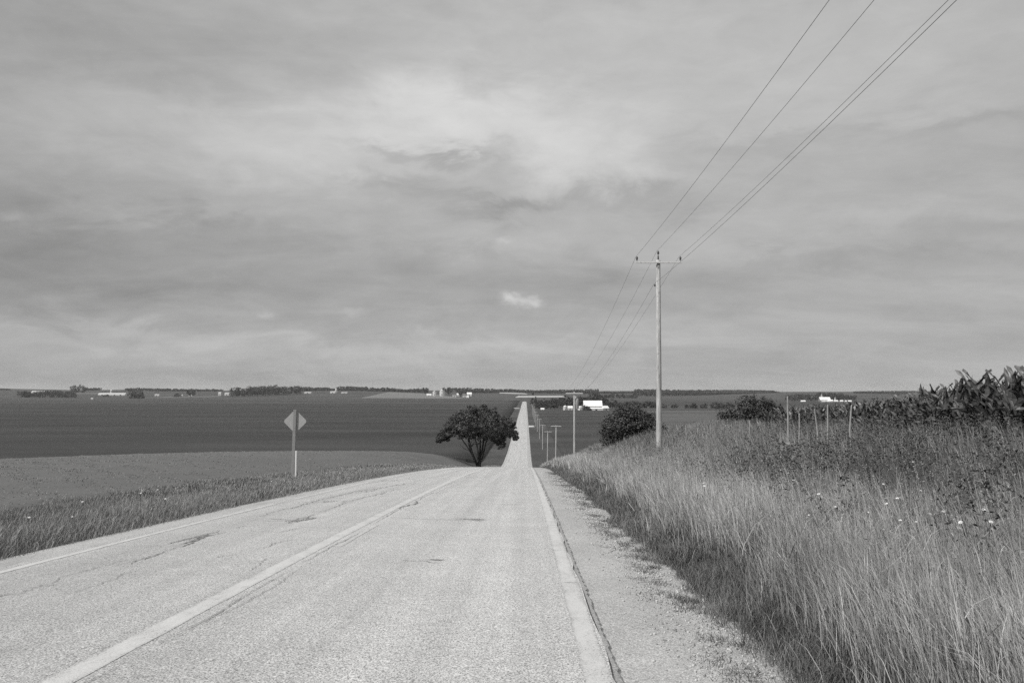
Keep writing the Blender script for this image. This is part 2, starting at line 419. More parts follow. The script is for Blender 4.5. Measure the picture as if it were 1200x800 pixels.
patch('crop_field', [(16, 1010), (900, 1010), (900, 1330), (16, 1330)], .075, .6, 60, 20)
patch('crop_field', [(16, 1345), (1300, 1345), (1300, 1850), (16, 1850)], .06, .9, 60, 30)
patch('crop_field', [(-2300, 1600), (-15, 1600), (-15, 1690), (-2300, 1690)], .078, .5, 80, 6)
patch('crop_field', [(-2500, 1700), (-15, 1700), (-15, 1960), (-2500, 1960)], .064, .7, 80, 10)
patch('stubble_field', pxy((424, 466.3), (548, 466.8), (505, 461.5), (458, 459.3)), .17, .9, 24, 24, var=.1)
patch('wheat_field', pxy((604, 465.6), (662, 465.3), (660, 463.9), (608, 464.1)), .42, 1.2, 24, 6, var=.08)
patch('wheat_field', pxy((585, 460.7), (618, 461.8), (616, 461.0), (588, 459.7)), .36, 1.4, 16, 6, var=.08)
patch('stubble_field', pxy((170, 466.0), (262, 465.0), (258, 464.0), (200, 464.8)), .14, .9, 24, 6, var=.1)
patch('stubble_field', pxy((88, 461.3), (152, 461.8), (152, 460.6), (90, 460.4)), .15, .9, 16, 6, var=.1)
patch('grass_strip', [(-2300, 1566), (-15, 1566), (-15, 1596), (-2300, 1596)], .12, .75, 80, 4)
# gravel drives that meet the far road
patch('gravel_drive', [(2.0, 536), (6.0, 536), (6.0, 556), (2.0, 556)], .5, .15, 4, 6, var=.1)
patch('gravel_drive', [(-16, 1080), (-7.5, 1080), (-7.5, 1120), (-16, 1120)], .3, .9, 4, 6, var=.1)

# ------------------------------------------------------------------ foliage helpers
def leaf_quads(C, N, size, tone, squash=.55):
    if hasattr(size, 'shape') and size.ndim == 2: size = size[:, :1]
    """C centres (n,3), N facing (n,3) -> kite-shaped leaf faces"""
    n = len(C); r = rng.normal(size=(n, 3)); u = np.cross(N, r); u /= np.linalg.norm(u, axis=1)[:, None] + 1e-9
    w = np.cross(N, u); s = size * rng.uniform(.6, 1.3, (n, 1))
    V = np.stack([C - u * s, C + w * s * squash - u * s * .1, C + u * s, C - w * s * squash - u * s * .1], 1)
    V[:, 2, 2] -= .25 * s[:, 0]
    return V, np.repeat(tone, 4)
def foliage(name, clusters, per, leaf, mat, parent=None, flat=.8, tone_sd=.2):
    """clusters: (x,y,z,r) balls of leaves"""
    cl = np.array(clusters, float); k = np.repeat(np.arange(len(cl)), per); n = len(k)
    d = rng.normal(size=(n, 3)); d /= np.linalg.norm(d, axis=1)[:, None]
    rr = rng.random(n) ** .45
    C = cl[k, :3] + d * (cl[k, 3] * rr)[:, None] * np.array([1, 1, flat])
    N = d + rng.normal(0, .7, (n, 3)) + np.array([0, 0, .5]); N /= np.linalg.norm(N, axis=1)[:, None]
    ct = rng.normal(.45, .16, len(cl))
    V, t = leaf_quads(C, N, leaf, np.clip(ct[k] + rng.normal(0, tone_sd, n), 0, 1))
    return mesh_np(name, V, np.arange(n * 4), np.full(n, 4), mat, parent, tone=t)
def branch(mb, a, b, r0, r1, sag=0., n=6, seg=5):
    a = np.array(a, float); b = np.array(b, float); L = np.linalg.norm(b - a); pts = []
    off = rng.normal(0, .05 * L, 3)
    for i in range(seg + 1):
        t = i / seg; p = a * (1 - t) + b * t + off * math.sin(PI * t) + np.array([0, 0, sag * math.sin(PI * t)]); pts.append(p)
    mb.tube(pts, [r0 + (r1 - r0) * i / seg for i in range(seg + 1)], n)
    return pts

# ---- lone spreading tree left of the road
TD = 180.0; TX = at(561, TD); S = TD / FPX
tree = empty('spreading_tree', (TX, TD, T1(TX, TD)), 'lone wide spreading leafy tree with several dark stems standing beside the road', 'tree')
bz = -(T1(TX, TD))                    # eye height above the tree base
cl = []
lobes = [  # (px, py, r px) of the clumps that shape the outline, spread in depth below
 (521, 508, 8), (527, 500, 9), (535, 491, 9), (545, 485, 9), (556, 481, 8), (567, 480, 8), (577, 483, 8), (584, 489, 8), (592, 494, 8), (598, 499, 7), (600, 507, 7), (604, 512, 4),
 (592, 507, 9), (586, 516, 7), (588, 521, 4), (580, 511, 8), (575, 502, 10), (566, 497, 10), (556, 497, 10), (546, 497, 10), (538, 501, 9), (530, 506, 7), (545, 507, 8), (555, 508, 8), (567, 509, 8),
 (518, 512, 5), (523, 513, 4), (515, 516, 3), (562, 489, 10), (550, 490, 9), (575, 492, 10)]
for px, py, r in lobes:
    r *= S; X = (px - 561) * S; Z = bz - (py - 458) * S
    span = math.sqrt(max(0, 1 - min(1, (X / 9.2) ** 2))) * 7.5 * (1 if py < 500 else .7)
    for k in range(6):
        yy_ = rng.uniform(-1, 1) * span
        drop = 1.0 * (yy_ / 8.0) ** 2
        for q in range(6):
            if rng.random() < .12: continue
            cl.append((X + r * np.clip(rng.normal(0, .5), -.85, .85), yy_ + rng.normal(0, .6), Z - drop + r * np.clip(rng.normal(0, .38), -.6, .6), rng.uniform(.2, .44) * r))
foliage('crown', cl, 52, .17, M['leaf'], tree, tone_sd=.25)
tr = MB()
for k, (dx, dy, px, py) in enumerate([(-.7, 0, 537, 508), (-.45, .3, 546, 503), (-.1, -.2, 553, 499), (.2, .3, 561, 498), (.5, -.1, 572, 505), (-.4, -.4, 549, 494), (.3, .4, 566, 492)]):
    end = ((px - 561) * S, dy * 9 + rng.normal(0, 1), bz - (py - 458) * S)
    pts = branch(tr, (dx * .3, dy * .4, .4), end, .27, .08, sag=-.5, n=7, seg=7)
    for j in range(5):
        b0 = pts[rng.integers(4, 8)]; e = b0 + np.array([rng.normal(0, 2.2), rng.normal(0, 2.2), rng.uniform(.8, 2.8)])
        branch(tr, b0, e, .08, .02, n=5, seg=3)
tr.lathe((0, 0, -.4), [(.9, 0), (.66, .6), (.58, 1.4), (.52, 2.2)], 10)
tr.build('trunk', M['bark'], tree, True)

# ---- generic bush
def bush(name, loc, w, h, ncl, per, leaf, label, cat, mat='bush_leaf', depth=None, group=None, stems=True):
    root = empty(name, loc, label, cat, group); depth = depth or w * .8; c = []
    for i in range(ncl):
        a = rng.uniform(0, 2 * PI); rr = math.sqrt(rng.random()); t = rng.random() ** .7
        prof = (1 - (max(0, t - .4) / .62) ** 2.6) ** .5 * (.82 + .18 * math.sin(min(1, t / .4) * PI / 2)) * (1 + .13 * math.sin(3 * a + 1) + .08 * math.sin(5 * a))
        c.append((rr * math.cos(a) * w * .47 * prof, rr * math.sin(a) * depth * .45 * prof, h * (.04 + .9 * t) * (1 - .12 * rr * rr) + rng.normal(0, h * .03), w * rng.uniform(.07, .14)))
    foliage('foliage', c, per, leaf, M[mat], root, tone_sd=.22)
    if stems:
        mb = MB()
        for i in range(7):
            a = rng.uniform(0, 2 * PI); branch(mb, (.1 * math.cos(a), .1 * math.sin(a), -.2), (w * .25 * math.cos(a), depth * .25 * math.sin(a), h * rng.uniform(.5, .85)), .05 * h / 4, .012, n=5, seg=4)
        mb.build('stem', M['bark'], root)
    return root
def bush_px(name, px0, px1, ytop, d, ncl, per, leaf, label, cat, **kw):
    x = at((px0 + px1) / 2, d); g = T1(x, d); top = ray(px0, ytop)[1] * d
    return bush(name, (x, d, g), (px1 - px0) / FPX * d, top - g, ncl, per, leaf, label, cat, **kw)
bush_px('round_bush', 702, 773, 475, 66, 260, 80, .085, 'large dark rounded bush standing left of the tall bare pole', 'bush')
bush_px('small_bush', 769, 784, 496, 62, 30, 70, .07, 'small dark bush tucked close against the right side of the pole', 'bush')
bush_px('wide_shrub', 840, 922, 465, 82, 220, 80, .11, 'wide dark shrub behind the grassy bank at the end of the corn', 'shrub')

# ------------------------------------------------------------------ blades
def blades(name, x, y, h, w, lean, tone, mat, lean_dir=None, zoff=0, tipgain=.15):
    n = len(x); z = T(x, y) + zoff
    a = rng.uniform(0, 2 * PI, n) if lean_dir is None else lean_dir
    L = np.stack([np.cos(a), np.sin(a), np.zeros(n)], 1) * (h * lean)[:, None]
    f = rng.uniform(0, 2 * PI, n); Wd = np.stack([np.cos(f), np.sin(f), np.zeros(n)], 1) * (w * .5)[:, None]
    B = np.stack([x, y, z - .02], 1); V = np.zeros((n, 7, 3), np.float32); hz = h * np.sqrt(np.clip(1 - lean ** 2 * .5, .2, 1))
    for i, (t, ww) in enumerate(((0, .8), (.42, 1), (.76, .7))):
        c = B + L * (t ** 2)[..., None] if hasattr(t, 'shape') else B + L * t ** 2
        c = c + np.array([0, 0, 1]) * (hz * (t - .12 * lean * t * t))[:, None]
        V[:, 2 * i] = c - Wd * ww; V[:, 2 * i + 1] = c + Wd * ww
    V[:, 6] = B + L + np.array([0, 0, 1]) * (hz * (1 - .3 * lean))[:, None]
    base = np.arange(n)[:, None] * 7
    F = (base + np.array([0, 1, 3, 2, 2, 3, 5, 4, 4, 5, 6])[None, :])
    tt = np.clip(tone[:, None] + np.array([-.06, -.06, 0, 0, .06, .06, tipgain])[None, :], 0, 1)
    return mesh_np(name, V, F, np.tile([4, 4, 3], n), mat, tone=tt.ravel())
def vnoise(x, y, s, seed=0):
    r = np.random.default_rng(seed); v = 0
    for k in range(6):
        a = r.uniform(0, 2 * PI); f = s * r.uniform(.6, 1.9); v = v + np.sin((x * math.cos(a) + y * math.sin(a)) * f + r.uniform(0, 6))
    return v / 6 ** .5 / 1.4          # about -1..1
def scatter(n, x0, x1, y0, y1, ypow=1.0):
    return rng.uniform(x0, x1, n), y0 + (y1 - y0) * rng.random(n) ** ypow
def stuff(o, label, cat): return tag(o, label, cat, kind='stuff')

# tall pale grass on the right bank
def bank_edge(y): return 2.42 + .18 * np.sin(y * .8) + .12 * np.sin(y * 2.1 + 1)
xa, ya, wa, ha = [], [], [], []
for n, y0, y1, x1, wd in ((62000, 2, 9, 8.5, .0045), (70000, 9, 20, 13.5, .007), (52000, 20, 40, 14, .012), (42000, 40, 75, 15, .022), (26000, 75, 125, 16, .04)):
    x, y = scatter(n, 1.9, x1, y0, y1)
    e = bank_edge(y); keep = (x > e + rng.normal(0, .12, n)) & ((vnoise(x, y, 2.6, 51) > -.45) | (rng.random(n) > .6)); x, y = x[keep], y[keep]
    xa.append(x); ya.append(y); wa.append(np.full(len(x), wd) * rng.uniform(.7, 1.4, len(x)))
x, y, w = map(np.concatenate, (xa, ya, wa))
pt = vnoise(x, y, .9, 3) * .6 + vnoise(x, y, 2.7, 4) * .5
far_side = sst(3.5, 7.2, x + .4 * vnoise(x, y, .5, 9))            # greener, weedier towards the corn
h = (.62 + .12 * pt + .10 * vnoise(x, y, 7, 21) + .1 * rng.normal(size=len(x))) * (1 + (.32 + .3 * sst(20, 28, y)) * far_side * sst(4.5, 9, x)) * sst(1.7, 3.6, x + .8)
h = np.clip(h, .12, 1.4)
tone = np.clip(.44 + .16 * pt + .08 * vnoise(x, y, 5, 22) + .2 * rng.normal(size=len(x)) - .5 * far_side * (1 - .5 * sst(15, 26, y)), 0, 1)
# paler belt along the foot of the bank
tone = np.clip(tone + .16 * np.exp(-((x - 4.0) / 1.3) ** 2), 0, 1)
wind = rng.normal(2.6, .9, len(x))
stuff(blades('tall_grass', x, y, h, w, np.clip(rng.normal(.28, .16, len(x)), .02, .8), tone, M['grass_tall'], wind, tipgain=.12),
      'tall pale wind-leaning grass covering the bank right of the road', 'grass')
n = 9000; x, y = scatter(n, 2.5, 10, 2.5, 30, 1.5)
stuff(blades('bent_grass', x, y, rng.uniform(.4, .95, n), .006 + .0005 * y, rng.uniform(.55, 1.0, n), np.clip(rng.normal(.4, .25, n) - .2 * sst(4, 8, x), 0, 1), M['grass_tall'], tipgain=.05),
      'bent and flattened broad grass blades among the tall grass on the right bank', 'grass')
# flowering straws standing over the grass
n = 9000; x, y = scatter(n, 2.6, 12.5, 2.5, 45, 1.3); k = vnoise(x, y, 1.1, 5) > -.25; x, y = x[k], y[k]
stuff(blades('dry_straw', x, y, rng.uniform(.75, 1.2, len(x)) * (1 + .25 * sst(6, 11, x)), .0032 + .0003 * y, np.clip(rng.normal(.22, .12, len(x)), 0, .6), rng.uniform(.2, 1, len(x)), M['stalk'], rng.normal(2.6, .8, len(x)), tipgain=.0),
      'thin pale dry straws rising through the grass on the right bank', 'straw')
n = 3600; x, y = scatter(n, 2.7, 7.5, 2.5, 36, 1.4); k = vnoise(x, y, 1.1, 5) > -.3; x, y = x[k], y[k]; n = len(x); hh = rng.uniform(.6, 1.0, n)
per = 5; k = np.repeat(np.arange(n), per); t = np.tile(np.linspace(0, 1, per), n); la = rng.normal(2.6, .6, n)[k]
C = np.stack([x[k] + np.cos(la) * (.16 + .05 * t), y[k] + np.sin(la) * (.16 + .05 * t), T(x, y)[k] + hh[k] + .13 * t - .05], 1)
Vs, ts = leaf_quads(C, rng.normal(size=(n * per, 3)) + np.array([0, 0, .2]), .013 + .0003 * y[k, None], rng.uniform(.2, .8, n)[k], .16)
ts = ts * .8
stuff(mesh_np('grass_seed_heads', Vs, np.arange(len(Vs) * 4), np.full(len(Vs), 4), M['stalk'], tone=ts), 'pale feathery seed heads over the bank grass', 'grass')
# short dark turf between shoulder and tall grass
xa, ya, wa = [], [], []
for n, y0, y1, wd in ((26000, 2, 10, .005), (26000, 10, 25, .009), (20000, 25, 60, .018), (9000, 60, 125, .035)):
    x, y = scatter(n, 1.55, 3.1, y0, y1); e = 1.80 + .13 * vnoise(x, y, 1.6, 6) + .1 * vnoise(x, y, 6, 41) + rng.normal(0, .05, n)
    k = x > e; xa.append(x[k]); ya.append(y[k]); wa.append(np.full(k.sum(), wd) * rng.uniform(.7, 1.4, k.sum()))
x, y, w = map(np.concatenate, (xa, ya, wa)); pt = vnoise(x, y, 2.2, 8)
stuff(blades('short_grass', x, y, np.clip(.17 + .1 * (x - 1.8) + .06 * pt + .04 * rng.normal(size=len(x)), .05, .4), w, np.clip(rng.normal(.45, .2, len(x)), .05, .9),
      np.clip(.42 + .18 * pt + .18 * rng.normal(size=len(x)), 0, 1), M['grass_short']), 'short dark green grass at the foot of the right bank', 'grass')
# tufts growing through the gravel
tx, ty = scatter(5200, 1.02, 1.78, 2.5, 50, 1.7); k = .6 * vnoise(tx * 1.6, ty, 2.4, 11) + .8 * vnoise(tx, ty, 8, 44) - 1.8 * np.abs(tx - 1.45) > -.02; tx, ty = tx[k], ty[k]
rep = 15; x = np.repeat(tx, rep) + rng.normal(0, .05, len(tx) * rep); y = np.repeat(ty, rep) + rng.normal(0, .06, len(tx) * rep)
stuff(blades('gravel_weeds', x, y, rng.uniform(.02, .10, len(x)), .005 + .0004 * y, np.clip(rng.normal(.6, .2, len(x)), .1, .95), np.clip(rng.normal(.5, .25, len(x)), 0, 1), M['grass_short'], zoff=.05),
      'low weeds growing through the gravel edge of the road', 'weeds')
# loose stones
n = 17000; x = np.clip(rng.normal(1.56, .24, n), .7, 2.1); y = 2.5 + 40 * rng.random(n) ** 1.6
r = (.003 + .012 * rng.random(n) ** 3) * (1 + y * .03)
O = np.array([(1, 0, 0), (0, 1, 0), (-1, 0, 0), (0, -1, 0), (0, 0, .8), (0, 0, -.8)], float)
V = O[None] * r[:, None, None] * rng.uniform(.6, 1.3, (n, 6, 1)) + np.stack([x, y, P(y) + np.interp(x, [.57, .75, 1.25, 1.75, 2.05], [-.022, -.02, -.03, -.06, -.10]) + .2 * r], 1)[:, None, :]
F = np.array([(0, 1, 4), (1, 2, 4), (2, 3, 4), (3, 0, 4), (1, 0, 5), (2, 1, 5), (3, 2, 5), (0, 3, 5)])
stuff(mesh_np('loose_gravel', V, (np.arange(n)[:, None, None] * 6 + F[None]), np.full(n * 8, 3), M['stone'], tone=np.repeat(rng.random(n), 6)),
      'loose pale stones along the right edge of the shoulder', 'gravel')
# left verge
xa, ya, wa = [], [], []
for n, y0, y1, wd in ((75000, 6, 22, .0065), (62000, 22, 50, .014), (34000, 50, 110, .035), (16000, 110, 240, .07)):
    x, y = scatter(n, -11.6, -6.9, y0, y1); e = -6.98 + .16 * vnoise(x, y, 1.3, 12) + .12 * vnoise(x, y, 4, 31) + rng.normal(0, .07, n)
    k = x < e; xa.append(x[k]); ya.append(y[k]); wa.append(np.full(k.sum(), wd) * rng.uniform(.7, 1.4, k.sum()))
x, y, w = map(np.concatenate, (xa, ya, wa)); pt = vnoise(x, y, 1.1, 13) * .6 + vnoise(x, y, 3, 14) * .4
prof = np.exp(-((x + 8.6) / 1.15) ** 2)
h = np.clip(.08 + .20 * prof + .09 * pt * prof + .05 * rng.normal(size=len(x)), .04, .7)
h *= sst(-6.7, -7.6, x) * .6 + .4
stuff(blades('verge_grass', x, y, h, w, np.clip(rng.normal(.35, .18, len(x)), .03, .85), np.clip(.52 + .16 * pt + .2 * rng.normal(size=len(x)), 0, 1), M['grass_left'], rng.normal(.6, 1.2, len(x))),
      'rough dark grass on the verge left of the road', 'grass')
# hay meadow on the left hill
xa, ya, wa = [], [], []
for n, y0, y1, x0, wd in ((50000, 14, 45, -42, .018), (60000, 45, 115, -95, .035)):
    x, y = scatter(n, x0, -11.5, y0, y1); xa.append(x); ya.append(y); wa.append(np.full(n, wd) * rng.uniform(.7, 1.5, n))
x, y, w = map(np.concatenate, (xa, ya, wa)); pt = vnoise(x, y, .5, 15) * .5 + vnoise(x, y, .12, 16) * .4
stuff(blades('meadow_grass', x, y, np.clip(.05 + .015 * pt + .015 * rng.normal(size=len(x)), .02, .12), w, np.clip(rng.normal(.85, .12, len(x)), .4, 1.1), np.clip(.5 + .2 * pt + .2 * rng.normal(size=len(x)), 0, 1), M['grass_hill']),
      'even short grass covering the hillside left of the sign', 'grass')
# broadleaf weeds on the right bank
n = 10000; x, y = scatter(n, 3.8, 13.8, 5, 60, 1.5); k = (vnoise(x, y, .8, 17) * .9 + .5 * vnoise(x, y, 2.6, 18) + sst(3.4, 10.5, x) * 1.5 + .45 * (1 - sst(9, 16, y)) + rng.normal(0, .35, n)) > .85; k &= rng.random(len(x)) > .6 * sst(16, 26, y); x, y = x[k], y[k]; n = len(x)
per = 44; k = np.repeat(np.arange(n), per); hh = rng.uniform(.55, 1.3, n) * np.where((x > 8.3) & (y > 19) & (y < 32), 1.4, 1) * np.clip(1 + .28 * vnoise(x, y, 1.4, 19), .5, 1.4); hh = np.minimum(hh, 1.3)
t = rng.random(n * per) ** .8; an = rng.uniform(0, 2 * PI, n * per); rr = rng.uniform(.03, .24, n * per) * (1.1 - t * .6)
C = np.stack([x[k] + rr * np.cos(an), y[k] + rr * np.sin(an), T(x, y)[k] + hh[k] * t + .03], 1)
N = np.stack([np.cos(an) * .5, np.sin(an) * .5, np.ones(n * per) * .6], 1) + rng.normal(0, .6, (n * per, 3)); N /= np.linalg.norm(N, axis=1)[:, None]
V, tt = leaf_quads(C, N, .030, np.clip(rng.normal(.4, .16, n)[k] + rng.normal(0, .2, n * per), 0, 1), .42)
stuff(mesh_np('broadleaf_weeds', V, np.arange(len(V) * 4), np.full(len(V), 4), M['weed'], tone=tt), 'dark leafy weeds mixed in the grass below the corn', 'weeds')

# ------------------------------------------------------------------ corn
def corn_mesh(name, h, nl):
    mb = MB(); tilt = rng.normal(0, .03, 2)
    st = [(tilt[0] * h * t, tilt[1] * h * t, h * .8 * t) for t in (0, .4, .8, 1)]
    mb.tube(st, [.014, .013, .009, .005], 5, .5)
    az0 = rng.uniform(0, 2 * PI)
    for i in range(nl):
        t = .10 + .88 * i / (nl - 1); az = az0 + PI * (i % 2) + rng.normal(0, .35)
        L = h * (.48 - .10 * abs(t - .6)) * rng.uniform(.8, 1.15); W = rng.uniform(.085, .125) * (1 - .25 * max(0, t - .8) / .2)
        up = R(rng.uniform(48, 66) + 20 * t); bend = rng.uniform(1.2, 2.3) * (1.15 - .75 * t)
        d = np.array([math.cos(az), math.sin(az), 0]); side = np.array([-d[1], d[0], 0])
        p = np.array([tilt[0] * h * .8 * t, tilt[1] * h * .8 * t, h * .8 * t]); seg = 7; vs, fs, tn = [], [], []
        tw = rng.normal(0, .35); tb = np.clip(rng.normal(.42, .14), .1, .8)
        for s in range(seg + 1):
            q = s / seg; wid = W * (min(1, .55 + 1.6 * q) if q < .3 else 1) * (1 - q ** 2.2) + .003
            el = up - bend * q ** 1.4; dr = d * math.cos(el) + np.array([0, 0, math.sin(el)]); nr = -d * math.sin(el) + np.array([0, 0, math.cos(el)])
            sd = side * math.cos(tw * q) + nr * math.sin(tw * q)
            wv = .018 * math.sin(q * 11 + i)
            vs += [p - sd * wid / 2 + nr * (.22 * wid + wv), p, p + sd * wid / 2 + nr * (.22 * wid - wv)]; tn += [tb, min(1, tb + .35), tb]
            p = p + dr * L / seg
        for s in range(seg):
            a = 3 * s; fs += [(a, a + 1, a + 4, a + 3), (a + 1, a + 2, a + 5, a + 4)]
        mb.add(vs, fs, tn)
    me = bpy.data.meshes.new(name); me.from_pydata(mb.v, [], mb.f)
    a = me.attributes.new('tone', 'FLOAT', 'POINT'); a.data.foreach_set('value', np.array(mb.t, np.float32))
    me.materials.append(M['corn']); return me
CM = [corn_mesh('corn_plant', 1.0, 11 + k % 3) for k in range(9)]
def corn_h(y): return np.interp(y, [12, 20, 24, 30, 36, 43], [2.45, 2.22, 1.84, 1.56, 1.42, 1.4])
spots = []
for row in range(13):
    x0 = 12.6 + row * .76
    for y in np.arange(13.5, 42.5, .2): spots.append((x0 + rng.normal(0, .05), y + rng.normal(0, .04), row))
vis = [s for s in spots if s[0] / s[1] < .66]
spots.sort(key=lambda s: (s[2] + .0) * 4 + abs(s[1] - 20) * .45 + (30 if s[0] / s[1] > .66 else 0))
for i, (x, y, row) in enumerate(spots[:300]):
    o = bpy.data.objects.new('corn_plant', CM[i % 9]); COL.objects.link(o)
    hh = float(corn_h(y)) * rng.uniform(.9, 1.1); o.location = (x, y, T1(x, y) - .03); o.scale = (hh, hh, hh)
    o.rotation_euler = (rng.normal(0, .05), rng.normal(0, .05), rng.uniform(0, 6.28))
    tag(o, 'broad-leaved green corn plant in the front rows above the grassy bank', 'corn plant', 'corn plants at the edge of the field')
Vb, Fb, Tb, Lb = [], [], [], []; base = 0
CV_ = []
for me in CM:
    v = np.empty(len(me.vertices) * 3, np.float32); me.vertices.foreach_get('co', v)
    li = np.empty(len(me.loops), np.int32); me.loops.foreach_get('vertex_index', li)
    lt = np.empty(len(me.polygons), np.int32); me.polygons.foreach_get('loop_total', lt)
    tn = np.empty(len(me.vertices), np.float32); me.attributes['tone'].data.foreach_get('value', tn)
    CV_.append((v.reshape(-1, 3), li, lt, tn))
for i, (x, y, row) in enumerate(spots[300:]):
    v, li, lt, tn = CV_[i % 9]; a = rng.uniform(0, 6.28); hh = float(corn_h(y)) * rng.uniform(.9, 1.1); ca, sa = math.cos(a) * hh, math.sin(a) * hh
    Vb.append(np.stack([v[:, 0] * ca - v[:, 1] * sa + x, v[:, 0] * sa + v[:, 1] * ca + y, v[:, 2] * hh + T1(x, y) - .03], 1))
    Fb.append(li + base); Lb.append(lt); Tb.append(tn); base += len(v)
stuff(mesh_np('corn_rows', np.concatenate(Vb), np.concatenate(Fb), np.concatenate(Lb), M['corn'], tone=np.concatenate(Tb)),
      'dense deeper rows of green corn behind the front plants', 'corn')

# ------------------------------------------------------------------ wild flowers
def flower_mesh():
    root = empty('wildflower', (0, 0, -500), 'x', 'flower', 'x')
    MB().tube([(0, 0, -.1), (.02, .01, .45), (.01, .03, .8)], [.004, .0035, .003], 5).build('stem', M['stem'], root)
    f = MB()
    for i in range(26):
        a = i * 2.4; r = .024 * math.sqrt(i / 26); f.lathe((.01 + r * math.cos(a), .03 + r * math.sin(a), .80 - 6 * r * r), [(.001, 0), (.005, .004), (.006, .008), (.001, .011)], 5)
    f.build('flower_head', M['flower'], root); return root
fl = flower_mesh()
fpx = [(1078, 583), (1060, 592), (1065, 600), (1063, 590), (1070, 545), (1057, 604), (1040, 573), (1030, 566), (1015, 572), (1003, 568), (998, 567), (985, 583), (976, 580), (1068, 570), (1050, 562), (935, 548), (923, 551), (938, 565),
       (941, 570), (1142, 601), (1140, 594), (947, 560), (1146, 608), (830, 570), (829, 573), (770, 546), (768, 545), (852, 538), (850, 541), (824, 573), (758, 592), (776, 592), (727, 578), (722, 588), (719, 584), (739, 597), (783, 619), (762, 618), (772, 616), (768, 630), (779, 617), (953, 590), (1000, 590), (1025, 592), (1085, 540)]
first = True
def put_flower(x, y, label, group, sc):
    global first
    o = fl if first else copy_tree(fl, (0, 0, 0)); first = False
    o.location = (x, y, T1(x, y)); o.scale = (sc, sc, sc); o.rotation_euler = (rng.normal(.25, .25), rng.normal(0, .25), rng.uniform(-.6, .6)); o['label'] = label; o['group'] = group
_bd = np.arange(4, 60, .1)
for px, py in fpx:
    a, b = ray(px, py); g = T(a * _bd, _bd) + .62 - b * _bd; k = np.argmax(g > 0); d = _bd[k]
    if a * d < 2.5: continue
    put_flower(a * d, d, 'small white flat-topped wildflower in the tall grass of the right bank', 'white wildflowers in the right bank', rng.uniform(.68, .95))
for px, py in [(104, 591), (191, 582), (192, 590), (293, 564), (321, 545), (318, 567), (352, 541), (358, 543), (407, 558), (364, 540), (85, 600), (33, 615), (165, 583), (380, 556), (340, 558), (372, 548)]:
    a, b = ray(px, py); g = T(a * _bd, _bd) + .45 - b * _bd; k = np.argmax(g > 0); d = _bd[k]
    put_flower(a * d, d, 'small white wildflower in the rough grass of the left verge', 'white wildflowers in the left verge', rng.uniform(.55, .8))

# ------------------------------------------------------------------ leafy weed in front of the corn and pale plume grass
mw_d = 21.0; mw = empty('milkweed', (at(921, mw_d), mw_d, T1(at(921, mw_d), mw_d)), 'single tall weed with large pale drooping leaves in front of the corn', 'weed')
MB().tube([(0, 0, 0), (.02, 0, .5), (.0, .03, 1.02)], [.012, .01, .006], 6).build('stem', M['stem'], mw)
lv = MB()
for i in range(16):
    t = .3 + .7 * i / 15; az = i * 2.2; d_ = np.array([math.cos(az), math.sin(az), 0]); s_ = np.array([-d_[1], d_[0], 0]); p = np.array([0, 0, t]); vs, fs = [], []
    for s in range(6):
        q = s / 5; wid = .07 * math.sin(PI * min(.98, q * .9 + .08)); el = .6 - 1.6 * q; vs += [p - s_ * wid, p + np.array([0, 0, -.008]), p + s_ * wid]; p = p + (d_ * math.cos(el) + np.array([0, 0, math.sin(el)])) * .06
    for s in range(5): fs += [(3*s, 3*s+1, 3*s+4, 3*s+3), (3*s+1, 3*s+2, 3*s+5, 3*s+4)]
    lv.add(vs, fs, rng.uniform(.6, 1))
lv.build('leaves', M['grass_short'], mw)

# ------------------------------------------------------------------ fence posts
posts = [(921.5, 464, 26, .075, 0.0, 'tallest bleached fence post, in front of the wide dark shrub'), (933, 484, 25.5, .06, .03, 'bleached fence post directly behind the large-leaved weed'),
         (957, 479, 24, .06, -.06, 'leaning thin bleached fence post left of the far white barn'), (966.5, 474, 23.6, .06, .02, 'bleached fence post directly below the far white barn'),
         (993.5, 474, 22.5, .06, .03, 'bleached fence post at the left edge of the dark corn'), (877, 492, 29, .05, 0, 'short bleached fence post below the wide dark shrub'),
         (803, 498, 40, .06, -.02, 'bleached fence post nearest the utility pole on its right'), (815, 501, 38, .06, .04, 'bleached fence post second from the utility pole on its right')]
for px, yt, d, w, tl, lab in posts:
    x = at(px, d); g = T1(x, d); top = ray(px, yt)[1] * d; e = empty('fence_post', (x, d, g), lab, 'fence post', 'weathered fence posts along the field edge'); H = top - g
    m = MB(); k1, k2 = rng.normal(0, .018, 2)
    m.tube([(0, 0, -.4), (tl * H * .3 + k1, .01, H * .3), (tl * H * .62 + k2, 0, H * .62), (tl * H, 0, H - .03), (tl * H + .008, 0, H)], [w * .5, w * .44, w * .38, w * .34, w * .15], 7)
    m.build('post', M['fence_wood'], e)
    s = MB()
    for q in (.55, .8): s.tube([(tl * H * q - w * .2, -w * .5, H * q), (tl * H * q + w * .2, -w * .52, H * q)], .004, 5)
    s.build('wire_staple', M['galv'], e)

